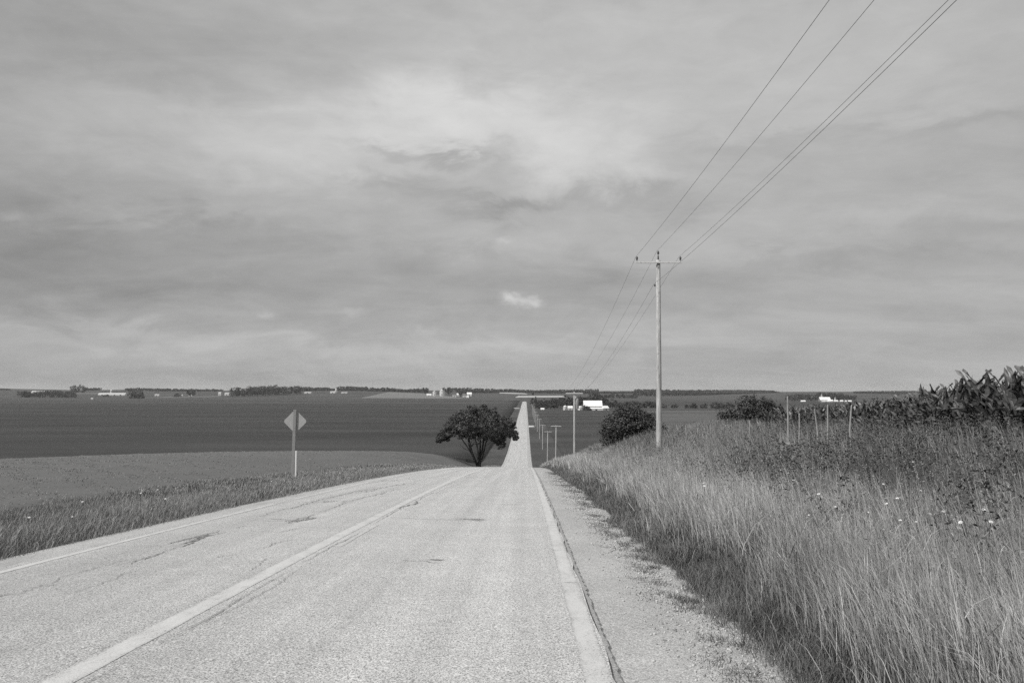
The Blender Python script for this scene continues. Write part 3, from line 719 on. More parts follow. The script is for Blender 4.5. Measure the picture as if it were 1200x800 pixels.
# ------------------------------------------------------------------ warning sign seen from behind
SD = 36.0; SX = at(346, SD); sz = T1(SX, SD)
sg = empty('warning_sign', (SX, SD, sz), 'diamond road sign seen from behind on a wooden post in the left verge', 'road sign')
top = ray(346, 480)[1] * SD - sz; cz = ray(346, 493.5)[1] * SD - sz
pm = MB(); pm.box((0, -.043, top / 2 - .25), (.135, .078, top + .5)); po = pm.build('post', M['post'], sg, bevel=.008); po.rotation_euler = (0, R(1.1), 0)
hw = .545; pl = MB(); c_ = .05
ring = [(hw - c_, c_), (c_, hw - c_), (-c_, hw - c_), (-(hw - c_), c_), (-(hw - c_), -c_), (-c_, -(hw - c_)), (c_, -(hw - c_)), (hw - c_, -c_)]
vs = [(a, y_, b) for y_ in (0, .004) for a, b in ring]
pl.add(vs, [tuple(range(8)), tuple(range(15, 7, -1))] + [(i, i + 8, (i + 1) % 8 + 8, (i + 1) % 8) for i in range(8)])
pn = pl.build('panel', M['sign_back'], sg); pn.location = (.06, .0, cz)
fc = MB(); fc.add([(a * .985, .0065, b * .985) for a, b in ring], [tuple(range(8))[::-1]]); f = fc.build('face_sheeting', M['sign_face'], pn)
for q in (-.3, .3):
    b = MB(); b.lathe((0, 0, 0), [(.013, 0), (.013, .012), (.004, .016)], 6); bo = b.build('bolt', M['galv'], sg); bo.location = (.05 + .02 * q, -.083, cz + q); bo.rotation_euler = (PI / 2, 0, 0)
KD = 35.2; kx = at(349, KD); kz = T1(kx, KD); kt = ray(349, 528)[1] * KD - kz
st = empty('delineator_post', (kx, KD, kz), 'short white marker stake standing right behind the foot of the diamond sign', 'marker post')
MB().box((0, 0, kt / 2 - .2), (.07, .035, kt + .4)).build('stake', M['stake'], st, bevel=.006)
MB().box((0, .02, kt - .1), (.05, .006, .09)).build('reflector', M['reflector'], st)

# ------------------------------------------------------------------ utility poles and wires
PX_LAT = 6.95
pole_y = [-30 + 72 * k for k in range(0, 13)]
def pole_lat(k): return at(771, 42) if k == 1 else (at(672.5, 114) if k == 2 else PX_LAT)
topz = {0: 10.35, 1: 6.93, 2: -.13}
def make_pole(H, arm=.075):
    root = empty('utility_pole', (0, 0, 0), 'x', 'utility pole', 'utility poles in a line along the right side of the road')
    MB().tube([(0, 0, -1), (0, 0, 0), (0.0, 0, H * .5), (0.0, 0, H - .02), (0, 0, H)], [.165, .16, .135, .11, .09], 14).build('shaft', M['pole'], root, True)
    ca = MB(); ca.box((0, -.155, H - .122 - arm / 2), (2.44, .085, arm)); ao = ca.build('crossarm', M['arm'], root, bevel=.006)
    for xx, yy_, z0 in ((-1.14, -.155, H - .125), (1.14, -.155, H - .125), (0, 0, H - .02)):
        i_ = MB(); z0 += .22 if xx == 0 else 0; i_.lathe((xx, yy_, z0), [(.012, 0), (.012, .10), (.05, .10), (.055, .13), (.035, .16), (.065, .18), (.06, .215), (.03, .24), (.045, .26), (.02, .285)], 10)
        i_.build('insulator', M['porcelain'], root, True)
    MB().tube([(0, 0, H - .05), (0, 0, H + .22)], [.05, .035], 8).build('pole_top_pin', M['porcelain'], root)
    n_ = MB(); n_.lathe((-.19, 0, H - 1.42), [(.012, 0), (.04, .02), (.045, .06), (.03, .08), (.045, .1), (.03, .13)], 8); n_.tube([(-.1, 0, H - 1.35), (-.19, 0, H - 1.35)], .012, 5)
    n_.build('neutral_bracket', M['porcelain'], root, True)
    g_ = MB(); g_.tube([(.09, -.135, .3), (.08, -.12, H * .5), (.06, -.115, H - 1.7)], .008, 5); g_.build('ground_wire', M['galv'], root)
    return root
H0 = 10.6; P0 = make_pole(H0); P1 = make_pole(H0, .13)
plabel = {1: 'tallest and nearest utility pole, bare weathered wood, rising above the grassy bank', 2: 'utility pole carrying a grey transformer can below its crossarm, beyond the tall near pole',
          3: 'third utility pole from the camera, just beyond the one with the transformer', 4: 'fourth utility pole from the camera, low in the valley beside the far road', 5: 'fifth utility pole from the camera, in the valley beside the far road',
          6: 'sixth utility pole from the camera beside the far road', 7: 'seventh utility pole from the camera beside the far road', 8: 'eighth utility pole, tiny beside the far straight road', 9: 'ninth utility pole, tiny beside the far straight road',
          10: 'tenth utility pole, near the far driveway', 11: 'eleventh utility pole, thin speck near the farm trees', 12: 'farthest utility pole before the dark farm trees'}
attach = []; last_pole = len(pole_y) - 1
for k, y in enumerate(pole_y):
    x = pole_lat(k); g = T1(x, y); tz = topz.get(k, g + 10.1)
    attach.append((x, y, tz))
    if k == 0: continue
    o = P0 if k == 1 else P1 if k == last_pole else copy_tree(P1, (0, 0, 0))
    o.location = (x, y, tz - H0); o['label'] = plabel[k]; o.rotation_euler = (0, R(.35) if k == 1 else R(rng.normal(0, .5)), R(-1.0 if k == 1 else rng.normal(0, 1.5)))
    if k == 2:
        t_ = MB(); t_.lathe((.40, 0, H0 - 2.35), [(.02, 0), (.22, .0), (.235, .05), (.235, 1.15), (.20, 1.2), (.05, 1.22)], 16); t_.box((.14, 0, H0 - 1.75), (.14, .12, .5))
        tk = t_.build('transformer', M['tank'], o, True)
        for q in (-.09, .1):
            b_ = MB(); b_.lathe((.40 + q, 0, H0 - 1.14), [(.03, 0), (.055, .05), (.035, .09), (.055, .13), (.035, .18), (.02, .24)], 8); b_.build('bushing', M['white_porcelain'], tk, True)
        c_ = MB(); c_.lathe((.2, -.1, H0 - .95), [(.03, 0), (.05, .05), (.05, .3), (.02, .34)], 8); c_.build('cutout_fuse', M['white_porcelain'], o, True)
# the pole behind the camera that carries the near span
o = copy_tree(P0, (attach[0][0], -30, topz[0] - H0)); o['label'] = 'utility pole behind the camera that carries the overhead wires'
wl = ['overhead wire on the left end of the crossarms', 'overhead wire on the tops of the poles', 'overhead wire on the right end of the crossarms', 'lowest overhead wire, fixed to the pole shafts below the crossarms']
for (dx, dy, dz), lab in zip(((-1.14, -.155, .15), (0, 0, .48), (1.14, -.155, .15), (-.19, 0, -1.3)), wl):
    m = MB()
    for (a, b) in zip(attach[:-1], attach[1:]):
        p = []; sag = .95
        for i in range(25):
            t = i / 24; p.append((a[0] + (b[0] - a[0]) * t + dx, a[1] + (b[1] - a[1]) * t + dy, a[2] + (b[2] - a[2]) * t + dz - 4 * sag * t * (1 - t)))
        m.tube(p, .0058, 5)
    tag(m.build('power_line', M['wire']), lab, 'power line', 'overhead wires along the road')

# ------------------------------------------------------------------ farm buildings
def house(name, px0, px1, ytop, ybase, label, cat, roof='white_roof', wall='white_wall', depth=.6, pitch=.45, doors=1, rz=0., d=None, windows=0, group=None):
    """gabled building sized from its place in the photograph; ridge across the view"""
    cx = (px0 + px1) / 2
    if d is None: x, d = hit(cx, ybase, 300)
    else: x = at(cx, d)
    s = d / FPX; W = (px1 - px0) * s; H = (ybase - ytop) * s; D = max(W * depth, 4); g = T1(x, d) - .1; eave = H * (1 - pitch)
    r = empty(name, (x, d, g), label, cat, group, rz)
    w = MB(); w.add([(-W/2, -D/2, -1), (W/2, -D/2, -1), (W/2, D/2, -1), (-W/2, D/2, -1), (-W/2, -D/2, eave), (W/2, -D/2, eave), (W/2, D/2, eave), (-W/2, D/2, eave), (-W/2, 0, H * .985), (W/2, 0, H * .985)],
          [(0, 1, 5, 4), (2, 3, 7, 6), (1, 2, 6, 9, 5), (3, 0, 4, 8, 7), (0, 3, 2, 1)]); w.build('wall', M[wall], r)
    o_ = max(.25, H * .04); th = .18; q = MB(); dz = (H - eave) / (D / 2) * o_
    for sg_ in (-1, 1):
        a = [(-W/2 - o_, sg_ * (D/2 + o_), eave - dz + .12), (W/2 + o_, sg_ * (D/2 + o_), eave - dz + .12), (W/2 + o_, 0, H + .12), (-W/2 - o_, 0, H + .12)]
        q.add(a + [(u, v, z + th) for u, v, z in a], [(3, 2, 1, 0), (4, 5, 6, 7), (0, 1, 5, 4), (1, 2, 6, 5), (2, 3, 7, 6), (3, 0, 4, 7)])
    q.build('roof', M[roof], r)
    for i in range(doors):
        xx = -W/2 + W * (i + .7) / (doors + .4); MB().box((xx, -D/2 - .03, eave * .36), (min(W * .14, 4), .08, eave * .72)).build('door', M['dark_open'], r)
    for i in range(windows):
        xx = -W/2 + W * (i + .5) / windows; f = MB().box((xx, -D/2 - .03, eave * .7), (W * .06, .08, eave * .2)).build('window', M['dark_open'], r)
    return r
def grain_bin(px0, px1, ytop, ybase, label, name='grain_bin', mat='bin_steel', cone=.2, cat='grain bin', d=None, group=None):
    cx = (px0 + px1) / 2
    if d is None: x, d = hit(cx, ybase, 300)
    else: x = at(cx, d)
    s = d / FPX; r = (px1 - px0) * s / 2; H = (ybase - ytop) * s; g = T1(x, d); e = empty(name, (x, d, g), label, cat, group)
    m = MB()
    z = -1.0; prof = []
    while z < H * (1 - cone): prof += [(r, z), (r * .992, z + H * .02)]; z += H * .04
    prof += [(r, H * (1 - cone))]; m.lathe((0, 0, 0), prof, 24); m.build('wall', M[mat], e, False)
    if cone > .25: pr = [(r * 1.02, H * (1 - cone)), (r * .9, H * (1 - cone * .55)), (r * .55, H * (1 - cone * .15)), (.3, H)]
    else: pr = [(r * 1.03, H * (1 - cone)), (r * .15, H * .99), (r * .14, H * 1.02), (.1, H * 1.03)]
    c = MB(); c.lathe((0, 0, .05), pr, 24); c.build('roof', M[mat], e, True)
    MB().box((0, -r - .05, H * .25), (r * .25, .12, H * .2)).build('door', M['dark_open'], e)
    return e
fd = hit(694, 481, 300)[1]
house('barn', 683.5, 704.5, 469, 480.6, 'long white-roofed barn among the trees right of the road', 'barn', depth=.55, pitch=.52, doors=2, windows=4, d=fd, wall='grey_wall')
house('shed', 690, 706, 477.2, 481.2, 'low pale lean-to shed along the front of the long white barn', 'shed', depth=.35, pitch=.3, doors=1, d=fd - 12)
house('machine_shed', 704, 712, 475, 480.6, 'small white shed at the right end of the long barn', 'shed', depth=.8, doors=1, d=fd - 4, rz=.5)
house('farmhouse', 665, 670.5, 470, 475, 'white gabled farmhouse half hidden behind the transformer pole', 'house', roof='white_roof', doors=1, windows=2, d=fd + 20)
grain_bin(659.5, 664.5, 474.5, 480.6, 'small white domed bin at the left of the farmyard', cone=.4, d=fd - 2)
house('shed', 633.5, 637.5, 473, 475.6, 'tiny white-roofed shed among the trees nearest the road', 'shed', d=fd + 15)
grain_bin(676.5, 683, 475, 480.6, 'pale round-roofed bin left of the long barn', cone=.4, d=fd - 3)
# grain bins and houses on the middle horizon
gd = 2500.
grain_bin(507.3, 511.8, 454.8, 461.2, 'left and smaller of two bright steel grain bins on the horizon', d=gd); grain_bin(515.4, 521.6, 453.6, 461.4, 'right and bigger of two bright steel grain bins on the horizon', d=gd)
house('shed', 500.5, 506, 458.5, 461.0, 'low white shed beside the left grain bin', 'shed', d=gd)
hl_ = [(530.5, 535, 458.2, 461.2, 'white farmhouse right of the two grain bins', 'grey_roof'), (535.5, 538.5, 456.5, 460, 'small white outbuilding behind the farmhouse by the grain bins', 'white_roof'), (542.5, 546, 457.2, 461.6, 'white upright house in the farm right of the grain bins', 'grey_roof'),
       (547.5, 553, 455.2, 459.5, 'white-roofed long shed farthest right of the grain bins', 'white_roof'), (546.8, 549.6, 460.6, 462.8, 'tiny white shed in front of the farm right of the grain bins', 'white_roof')]
for a, b, c, d_, lab, rf in hl_: house('house' if rf == 'grey_roof' else 'shed', a, b, c, d_, lab, 'house' if rf == 'grey_roof' else 'shed', roof=rf, d=gd - 60 + 8 * (461 - d_) * 10)
ld = 2700.
house('dairy_barn', 118, 150, 454.6, 457.4, 'very long low white barn on the far left horizon', 'barn', depth=.2, pitch=.5, doors=4, d=ld, roof='bin_steel')
grain_bin(131, 133.6, 448.8, 455, 'slim white silo above the long far left barn', name='silo', cat='silo', cone=.3, d=ld + 60, mat='white_wall')
house('shed', 40, 62, 454.8, 456.8, 'long pale roof on the left horizon above the hedge', 'shed', depth=.2, pitch=.6, d=3000)
for a, b, c, d_, lab in ((183.5, 188.5, 455.2, 457.4, 'small white shed right of the dark round clump on the left'), (223, 227, 459.6, 462.2, 'white house beneath the single dark tree on the left horizon'), (213, 216, 459.8, 461.4, 'tiny white shed left of the single dark tree'),
                     (265, 270.5, 457.4, 460.6, 'white house at the left end of the long dark wood'), (257.5, 260.5, 458.2, 462.4, 'pale upright shed left of the long dark wood'), (388, 394, 456.2, 458.6, 'white low farm shed right of the long dark wood'),
                     (358, 366, 455.4, 457.2, 'pale roof at the right end of the long dark wood'), (401, 408, 456.2, 457.6, 'low pale shed under the middle horizon trees'), (109, 111.5, 464.6, 466.4, 'tiny white hut alone in the far left field')):
    house('farm_shed', a, b, c, d_, lab, 'shed', roof='pale_roof', d=2700 if d_ < 463 else 2100)
grain_bin(393.4, 396, 453.2, 458.4, 'white silo on the horizon right of the long wood', name='silo', cat='silo', cone=.3, d=2750, mat='white_wall')
rd_ = 1750.
house('barn', 958.5, 970.5, 464.6, 470.4, 'white-roofed barn of the far right farm behind the fence posts', 'barn', depth=.5, pitch=.55, doors=2, d=rd_, wall='grey_wall')
grain_bin(960.2, 962.6, 460.8, 470, 'slim pale silo beside the far right barn', name='silo', cat='silo', cone=.2, d=rd_ + 15, mat='concrete')
grain_bin(976, 978, 464.8, 470.6, 'second shorter silo right of the far right barn', name='silo', cat='silo', cone=.25, d=rd_ + 10, mat='concrete')
for a, b, c, d_, lab in ((968.5, 974, 469.4, 472.4, 'small white shed in front of the far right barn'), (975.5, 980, 470.2, 472.6, 'pale shed under the shorter silo of the far right farm'), (982.5, 986, 468.8, 471.2, 'white house standing apart on the right of the far right farm'), (988.5, 995.5, 468.8, 471, 'long white shed at the right end of the far right farm'), (937, 942, 467.8, 470, 'white shed standing alone left of the far right farm'), (961, 971, 470.3, 471.8, 'white lean-to along the front of the far right barn')):
    house('farm_shed', a, b, c, d_, lab, 'shed', d=rd_ - 25)

# ------------------------------------------------------------------ distant trees
def tree_proto(kind):
    root = empty('deciduous_tree' if kind != 'conifer' else 'conifer_tree', (0, 0, 0), 'x', 'tree', 'x'); c = []
    if kind == 'conifer':
        for i in range(34):
            t = rng.random() ** .8; r = .20 * (1 - t) + .01; a = rng.uniform(0, 6.28); c.append((r * math.cos(a), r * math.sin(a), .08 + .88 * t, .035 + .05 * (1 - t)))
        foliage('crown', c, 18, .032, M['far_leaf'], root)
    elif kind == 'shrub':
        for i in range(44):
            a = rng.uniform(0, 6.28); r = .55 * math.sqrt(rng.random()); t = rng.random(); c.append((r * math.cos(a), r * .7 * math.sin(a), .06 + .8 * t * math.sqrt(max(.05, 1 - (r / .62) ** 2)), .14))
        foliage('crown', c, 18, .06, M['far_leaf'], root)
    else:
        w = .36 if kind == 'tall' else .48
        for i in range(44):
            u = rng.normal(size=3); u /= np.linalg.norm(u); q = rng.random() ** .4; c.append((u[0] * w * q, u[1] * w * q, .58 + u[2] * .36 * q, rng.uniform(.08, .13)))
        foliage('crown', c, 18, .055, M['far_leaf'], root)
    MB().tube([(0, 0, -.05), (0, 0, .2), (.01, 0, .55)], [.03, .022, .01], 6).build('trunk', M['bark'], root)
    return root
protos = {}
def place_tree(kind, px, ytop, d, wmul, label, group, dx=0):
    x = at(px, d) + dx; g = T1(x, d); H = max(3., ray(px, ytop)[1] * d - g)
    key = (kind, rng.integers(0, 3))
    if key not in protos: o = protos[key] = tree_proto(kind)
    else: o = copy_tree(protos[key], (0, 0, 0))
    o.location = (x, d, g - .1); o.scale = (H * wmul, H * wmul, H); o.rotation_euler = (0, 0, rng.uniform(0, 6.28))
    o['label'] = label; o['group'] = group
    if kind == 'shrub': o.name = 'hedge_shrub'
    return o
g1 = 'trees around the white barn'
place_tree('conifer', 624.3, 458.6, 1090, .9, 'tall pointed dark conifer beside the far end of the road', g1)
place_tree('conifer', 627.5, 464, 1080, 1.1, 'shorter dark conifer just right of the tall pointed one', g1)
for px, yt, d, wm in ((631, 469, 1060, 1.), (636, 466.5, 1110, 1.1), (641, 468, 1090, 1.1), (645, 470, 1045, 1.2), (648, 464.5, 1110, 1.1), (653, 466, 1100, 1.1), (657, 464, 1120, 1.0), (660, 468, 1080, 1.1), (664, 462.2, 1130, 1.0), (668, 464.5, 1120, 1.1), (673, 466.5, 1100, 1.1), (650, 471, 1050, 1.3), (640, 472, 1040, 1.2), (636, 474.6, 1030, 1.3), (632, 474.8, 1035, 1.2), (667, 472.8, 1040, 1.1), (662, 471.5, 1060, 1.0),
                      (679, 463, 1160, 1.), (684, 463.5, 1170, 1.), (690, 463.6, 1170, 1.1), (696, 461, 1160, 1.1), (701, 461.6, 1180, 1.1), (707, 464.6, 1170, 1.2), (672, 472, 1050, 1.1)):
    place_tree('round' if rng.random() < .6 else 'tall', px, yt, d, wm, 'dark leafy tree in the cluster around the white barn', g1)
place_tree('shrub', 687.3, 472.4, fd - 20, 1.0, 'dark round shrub in front of the long white barn', g1)
place_tree('round', 717, 466.8, 1060, 1.3, 'broad dark tree right of the long white barn', g1); place_tree('round', 713, 470.5, 1040, 1.0, 'smaller dark tree touching the right end of the barn yard', g1)
for px, yt, d, wm, lab in ((725, 469.5, 1130, 1.6, 'dark hedge shrub nearest the barn in the row on the right'), (734, 468.8, 1125, 1.7, 'dark hedge shrub above the left half of the round bush'), (743, 467.4, 1120, 1.5, 'tall rounded hedge shrub above the right half of the round bush'), (747.5, 469.4, 1118, 1.2, 'small hedge shrub left of the gap beside the tall pole'),
                         (757, 467.9, 1115, 1.6, 'hedge shrub just left of the tall pole'), (765, 468.2, 1115, 1.6, 'hedge shrub partly hidden behind the tall pole'), (775, 470.0, 1112, 1.2, 'low hedge shrub just right of the tall pole'), (790, 471.8, 1110, 1.4, 'low dark shrub standing alone right of the pole'),
                         (804, 472.6, 1105, 1.1, 'small low shrub at the left foot of the rounded pair'), (811.5, 470.0, 1105, 1.5, 'rounded dark shrub between two gaps of the hedge row'), (823.5, 470.4, 1102, 1.0, 'single upright shrub between gaps of the hedge row'), (837, 468.6, 1100, 1.3, 'dark shrub at the left end of the right hedge clump'), (844, 469.4, 1100, 1.4, 'dark shrub in the middle of the right hedge clump'), (853, 469.6, 1098, 1.5, 'dark shrub left of the wide near shrub')):
    place_tree('shrub', px, yt, d, wm * .9, lab, 'hedge shrubs between the fields')
for px, yt, d, wm, k_, lab in ((157, 454.2, 2250, .9, 'shrub', 'left half of the dark round clump in the far left field'), (166, 454.6, 2250, .9, 'shrub', 'right half of the dark round clump in the far left field'), (225, 455.6, 2450, 1.1, 'round', 'single dark tree beside the white house on the left horizon'),
                           (126, 460.8, 2500, 1.4, 'shrub', 'small dark bush in the far left field'), (210, 459.6, 2500, 1.4, 'shrub', 'low bush left of the single dark tree'), (32, 455.9, 2350, 1.1, 'shrub', 'tree at the left end of the long far left hedge'),
                           (498.5, 453.0, 2650, 1.0, 'round', 'dark tree left of the two grain bins'), (526, 453, 2700, 1.2, 'round', 'dark tree right of the bigger grain bin'), (540, 457.5, 2480, 1.0, 'round', 'dark tree between the houses right of the grain bins'), (545, 455.4, 2600, 1.0, 'round', 'dark tree behind the houses right of the grain bins')):
    place_tree(k_, px, yt, d, wm, lab, 'scattered trees on the far farmland')
def wood(px0, px1, ytop0, ytop1, d0, d1, label, step=2.2, rows=2, wob=.5, name='woods', wm=1.0):
    """a far wood that reads as one mass: crowns of leaves in ONE object"""
    c = []; n = max(2, int((px1 - px0) / step))
    for i in range(n + 1):
        t = i / n; px = px0 + (px1 - px0) * t; yt = ytop0 + (ytop1 - ytop0) * t + rng.normal(0, wob)
        for q in range(rows):
            d = d0 + (d1 - d0) * t + q * 18 + rng.normal(0, 6); x = at(px + rng.normal(0, step * .4), d); g = T1(x, d); H = max(4.5, ray(px, yt)[1] * d - g); w = step * d / FPX * .62 * wm
            for k in range(7): c.append((x + rng.normal(0, w * .55), d + rng.normal(0, w * .5), g + H * rng.uniform(.12, .84), max(w * .6, H * .16)))
    return stuff(foliage(name, c, 14, max(1.0, 2.2 * d0 / 3500), M['far_leaf'], tone_sd=.2), label, 'woodland')
wood(273, 352, 453.4, 451.2, 2450, 2600, 'long dark wood on the left part of the horizon', rows=3)
wood(292, 330, 450.8, 450.2, 2620, 2620, 'raised middle of the long dark wood'); wood(86, 101, 450.4, 450.6, 2950, 2950, 'small dark clump of trees standing on the left skyline')
wood(26, 90, 457.6, 458.0, 2360, 2300, 'long low hedge in the far left fields', name='hedgerow_woods', rows=2, wob=.3)
wood(50, 72, 456.8, 456.8, 2700, 2700, 'dark trees behind the long far left hedge', wob=.3)
for a in ((-60, 12, 454.5, 455.2, 'trees on the skyline at the left edge'), (100, 118, 454, 454.4, 'skyline trees left of the long white barn'), (150, 178, 454.2, 454.8, 'skyline trees right of the long white barn'), (178, 262, 454.8, 456.2, 'thin line of trees on the left skyline'), (352, 386, 453.2, 454.6, 'skyline trees right of the long dark wood'),
          (398, 432, 452.4, 453.2, 'rounded wood on the middle skyline'), (436, 470, 453.6, 455.6, 'skyline trees above the pale stubble field'), (470, 500, 456.4, 454.8, 'skyline trees left of the grain bins'), (520, 536, 454, 454.4, 'skyline trees right of the grain bins'), (536, 600, 453.8, 456, 'thin skyline wood left of the road'),
          (600, 640, 456.4, 457.4, 'dark skyline wood above the far end of the road'), (640, 700, 456.6, 455.2, 'dark skyline wood behind the white barn'), (700, 745, 458.4, 458.8, 'low skyline trees right of the barn'), (744, 772, 455.2, 455.0, 'taller dark wood on the skyline left of the tall pole'), (770, 905, 456.2, 457.8, 'long straight wood along the right skyline'),
          (1000, 1110, 460.4, 461.4, 'low skyline trees behind the corn')):
    wood(a[0], a[1], a[2], a[3], 3500, 3600, a[4], wob=.35)
for a in ((352, 432, 455.2, 455.6), (432, 500, 456.2, 457), (536, 612, 456.0, 457.8), (600, 700, 458.2, 458.0), (770, 910, 457.9, 459.4), (1000, 1120, 461.4, 462.2)):
    wood(a[0], a[1], a[2], a[3], 3050, 3100, 'lower front rank of trees before the skyline woods at ' + {352: 'the long left wood', 432: 'the stubble field', 536: 'the left of the far road', 600: 'the farm behind the poles', 770: 'the right of the tall pole', 1000: 'the right above the corn'}[a[0]], wob=.3, rows=3)
wood(742, 768, 457.2, 457.2, 2900, 2900, 'dark wood on the slope left of the tall pole', rows=3); wood(922, 1000, 460.2, 461.4, 1950, 1950, 'dark wood behind the far right farm', rows=2); wood(958, 985, 458.8, 459.2, 2050, 2050, 'highest part of the wood behind the far right farm')
wood(690, 745, 460.8, 461.4, 2300, 2300, 'trees on the slope behind the long white barn', rows=2)

# ------------------------------------------------------------------ sky, sun, air
SUN_AZ, SUN_EL = R(-128), R(42)          # azimuth clockwise from the road direction
world = bpy.data.worlds.new('World'); scene.world = world; world.use_nodes = True
nt = world.node_tree; nt.nodes.clear(); g = G(nt)
out = g.n('ShaderNodeOutputWorld'); bg = g.n('ShaderNodeBackground'); nt.links.new(bg.outputs[0], out.inputs[0])
sk = g.n('ShaderNodeTexSky', sky_type='NISHITA'); sk.sun_disc = False; sk.sun_elevation = SUN_EL; sk.sun_rotation = SUN_AZ % (2 * PI); sk.altitude = 250
bw = g.n('ShaderNodeRGBToBW'); nt.links.new(sk.outputs[0], bw.inputs[0])
tc = g.n('ShaderNodeTexCoord'); vn = g.n('ShaderNodeVectorMath', operation='NORMALIZE'); nt.links.new(tc.outputs['Generated'], vn.inputs[0])
sp = g.n('ShaderNodeSeparateXYZ'); nt.links.new(vn.outputs[0], sp.inputs[0]); dx, dy, dz = sp.outputs
az = g.math('ARCTAN2', dx, dy); el = g.math('ARCSINE', dz)
cb = g.n('ShaderNodeCombineXYZ'); zz = g.math('ADD', g.math('MAXIMUM', dz, 0), .2)
g.put(cb.inputs[0], g.math('DIVIDE', dx, zz)); g.put(cb.inputs[1], g.math('DIVIDE', dy, zz))
pl = cb.outputs[0]
nA = g.noise(g.vscale(pl, (.55, .9, 1)), .9, 8, .56, .6); nB = g.noise(g.vscale(pl, (.5, 1.2, 1)), 2.6, 8, .62, .8); nC = g.noise(g.vscale(pl, (.25, .5, 1)), .6, 3, .5)
ce = g.n('ShaderNodeCombineXYZ'); g.put(ce.inputs[0], az); g.put(ce.inputs[1], el); ae = ce.outputs[0]
wu = g.math('SUBTRACT', g.noise(g.vscale(ae, (5, 11, 1)), 1, 6, .6), .5)
w2 = g.noise(g.vscale(ae, (5, 11, 1)), 1.7, 6, .62, .5); wv = g.math('SUBTRACT', w2, .5)
U = g.math('ADD', az, g.math('MULTIPLY', wu, .30)); V_ = g.math('ADD', el, g.math('MULTIPLY', wv, .12))
def blob(px, py, sx, sy, amp, u=None, v=None, tilt=0.0):
    a, b = ray(px, py); u0 = math.atan(a); v0 = math.atan2(b, math.hypot(1, a)); u = u or U; v = v or V_
    p = g.math('DIVIDE', g.math('SUBTRACT', u, u0), sx / FPX); q = g.math('SUBTRACT', v, v0)
    if tilt: q = g.math('SUBTRACT', q, g.math('MULTIPLY', g.math('SUBTRACT', u, u0), tilt))
    q = g.math('DIVIDE', q, sy / FPX)
    e = g.math('EXPONENT', g.math('MULTIPLY', g.math('ADD', g.math('MULTIPLY', p, p), g.math('MULTIPLY', q, q)), -1))
    return g.math('MULTIPLY', e, amp)
nD = g.noise(g.vscale(ae, (9, 26, 1)), 1.0, 7, .62, .5); nE = g.noise(g.vscale(ae, (26, 60, 1)), 1.0, 5, .6, .3)
BASE = .43
val = g.math('ADD', BASE, g.math('MULTIPLY', g.math('SUBTRACT', nA, .5), .22))
val = g.math('ADD', val, g.math('MULTIPLY', g.math('SUBTRACT', nB, .5), .15))
val = g.math('ADD', val, g.math('MULTIPLY', g.math('SUBTRACT', nC, .5), .12))
val = g.math('ADD', val, g.math('MULTIPLY', g.math('SUBTRACT', nD, .5), .15))
val = g.math('ADD', val, g.math('MULTIPLY', g.math('SUBTRACT', nE, .5), .035))
for b in ((250, 160, 280, 40, .09), (545, 132, 165, 48, .27), (1000, 220, 260, 120, .035), (0, 200, 120, 260, -.03), (670, 190, 110, 40, .17), (400, 190, 160, 45, .08), (150, 40, 420, 50, -.02), (60, 250, 160, 45, -.05), (330, 285, 260, 26, -.06), (500, 182, 80, 10, -.18), (560, 205, 60, 16, -.10),
          (600, 240, 75, 11, -.12), (480, 225, 60, 14, -.07), (60, 330, 140, 50, -.06), (300, 340, 330, 36, -.07), (700, 345, 150, 30, -.06), (560, 280, 110, 18, .07), (900, 110, 200, 60, .06), (1000, 230, 220, 60, -.02), (950, 340, 260, 60, -.03),
          (450, 405, 380, 9, .06), (120, 388, 160, 8, .04), (1100, 70, 200, 60, .04), (850, 30, 330, 50, .07), (430, 40, 160, 40, .04), (1000, 160, 260, 12, -.05), (1050, 250, 200, 14, .04), (980, 305, 200, 10, -.04), (180, 240, 80, 16, .05), (740, 232, 70, 14, -.055), (830, 250, 50, 12, -.05), (860, 300, 120, 30, .04), (300, 440, 700, 14, -.05), (1080, 420, 260, 30, -.03), (620, 20, 260, 30, .03)):
    val = g.math('ADD', val, blob(*b))
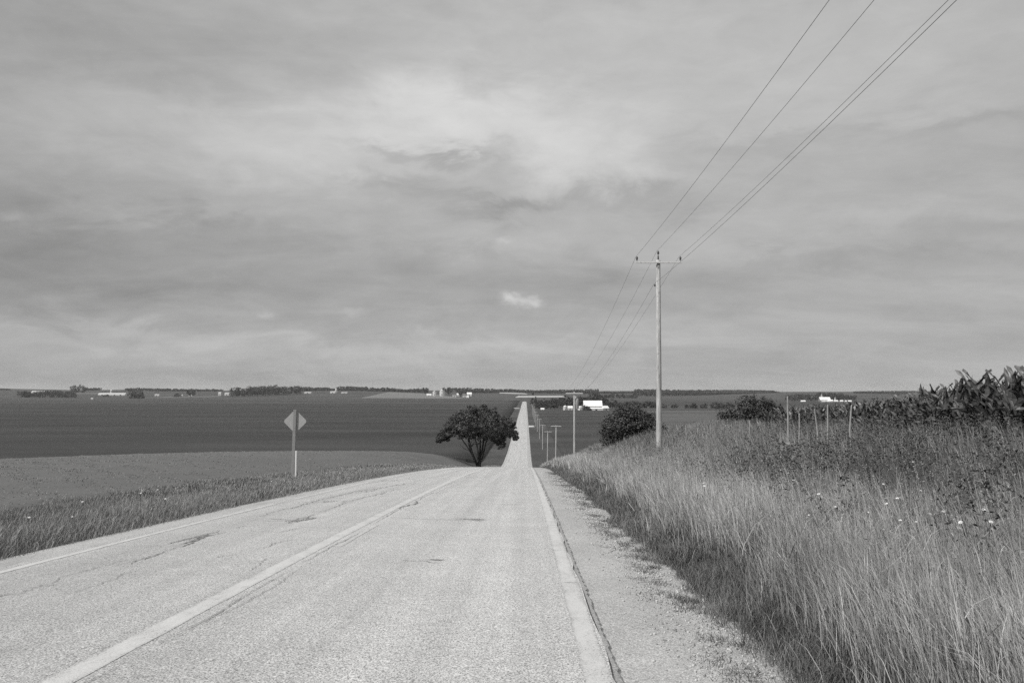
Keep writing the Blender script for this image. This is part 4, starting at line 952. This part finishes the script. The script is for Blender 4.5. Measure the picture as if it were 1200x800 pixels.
# the small bright cumulus and three wisps
u2 = g.math('ADD', az, g.math('MULTIPLY', g.math('SUBTRACT', g.noise(g.vscale(ae, (60, 90, 1)), 1, 4, .6), .5), .016))
v2 = g.math('ADD', el, g.math('MULTIPLY', g.math('SUBTRACT', g.noise(g.vscale(ae, (70, 80, 1)), 1.3, 4, .6), .5), .016))
for b in ((597, 348, 9, 5, .22), (612, 353, 14, 5.5, .19), (628, 355, 7, 6, .16), (16, 255, 12, 6, .09), (310, 369, 8, 4, .10), (412, 365, 14, 5, .07), (590, 282, 10, 4, .08)): val = g.math('ADD', val, blob(*b, u=u2, v=v2))
val = g.math('MAXIMUM', val, .2)
val = g.math('ADD', val, g.map(el, .48, .95, 0, .45, True))       # added brightness in the unseen sky overhead, to raise ambient light
below = g.map(el, -.03, .0, .3, 1.0); val = g.math('MULTIPLY', val, below)
STR = .1
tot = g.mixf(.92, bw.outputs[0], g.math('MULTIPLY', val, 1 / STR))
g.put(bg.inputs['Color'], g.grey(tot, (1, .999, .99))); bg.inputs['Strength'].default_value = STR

sun = bpy.data.lights.new('sun', 'SUN'); sun.energy = 3.3; sun.angle = R(2); sun.color = (1, .99, .975)
so = bpy.data.objects.new('sun', sun); COL.objects.link(so)
so.rotation_euler = (PI / 2 - SUN_EL, 0, -SUN_AZ + PI)     # lamp's -Z runs away from the sun
from mathutils import Vector
sd = Vector((math.sin(SUN_AZ) * math.cos(SUN_EL), math.cos(SUN_AZ) * math.cos(SUN_EL), math.sin(SUN_EL)))
so.rotation_euler = (-sd).to_track_quat('-Z', 'Y').to_euler()

HAZE = 4e-5
if HAZE:
    m = bpy.data.materials.new('haze_air'); m.use_nodes = True; n_ = m.node_tree; n_.nodes.clear()
    o_ = n_.nodes.new('ShaderNodeOutputMaterial'); v_ = n_.nodes.new('ShaderNodeVolumePrincipled')
    v_.inputs['Density'].default_value = HAZE; v_.inputs['Color'].default_value = (.9, .9, .89, 1); n_.links.new(v_.outputs[0], o_.inputs['Volume'])
    zmin = -170.0
    hz = MB().box((0, 5800, (zmin + 60) / 2), (18200, 12600, 60 - zmin)).build('haze', m); hz['kind'] = 'stuff'; tag(hz, 'thin pale haze over the far fields', 'haze')

# ------------------------------------------------------------------ render settings
vs_ = scene.view_settings; vs_.view_transform = 'Standard'; vs_.look = 'None'; vs_.exposure = 0; vs_.gamma = 1; vs_.use_curve_mapping = False
scene.render.engine = 'CYCLES'; cy = scene.cycles
cy.use_denoising = False; cy.max_bounces = 6; cy.diffuse_bounces = 3; cy.glossy_bounces = 2; cy.transmission_bounces = 2; cy.volume_bounces = 0
cy.use_adaptive_sampling = True; cy.adaptive_threshold = .02; cy.caustics_reflective = False; cy.caustics_refractive = False
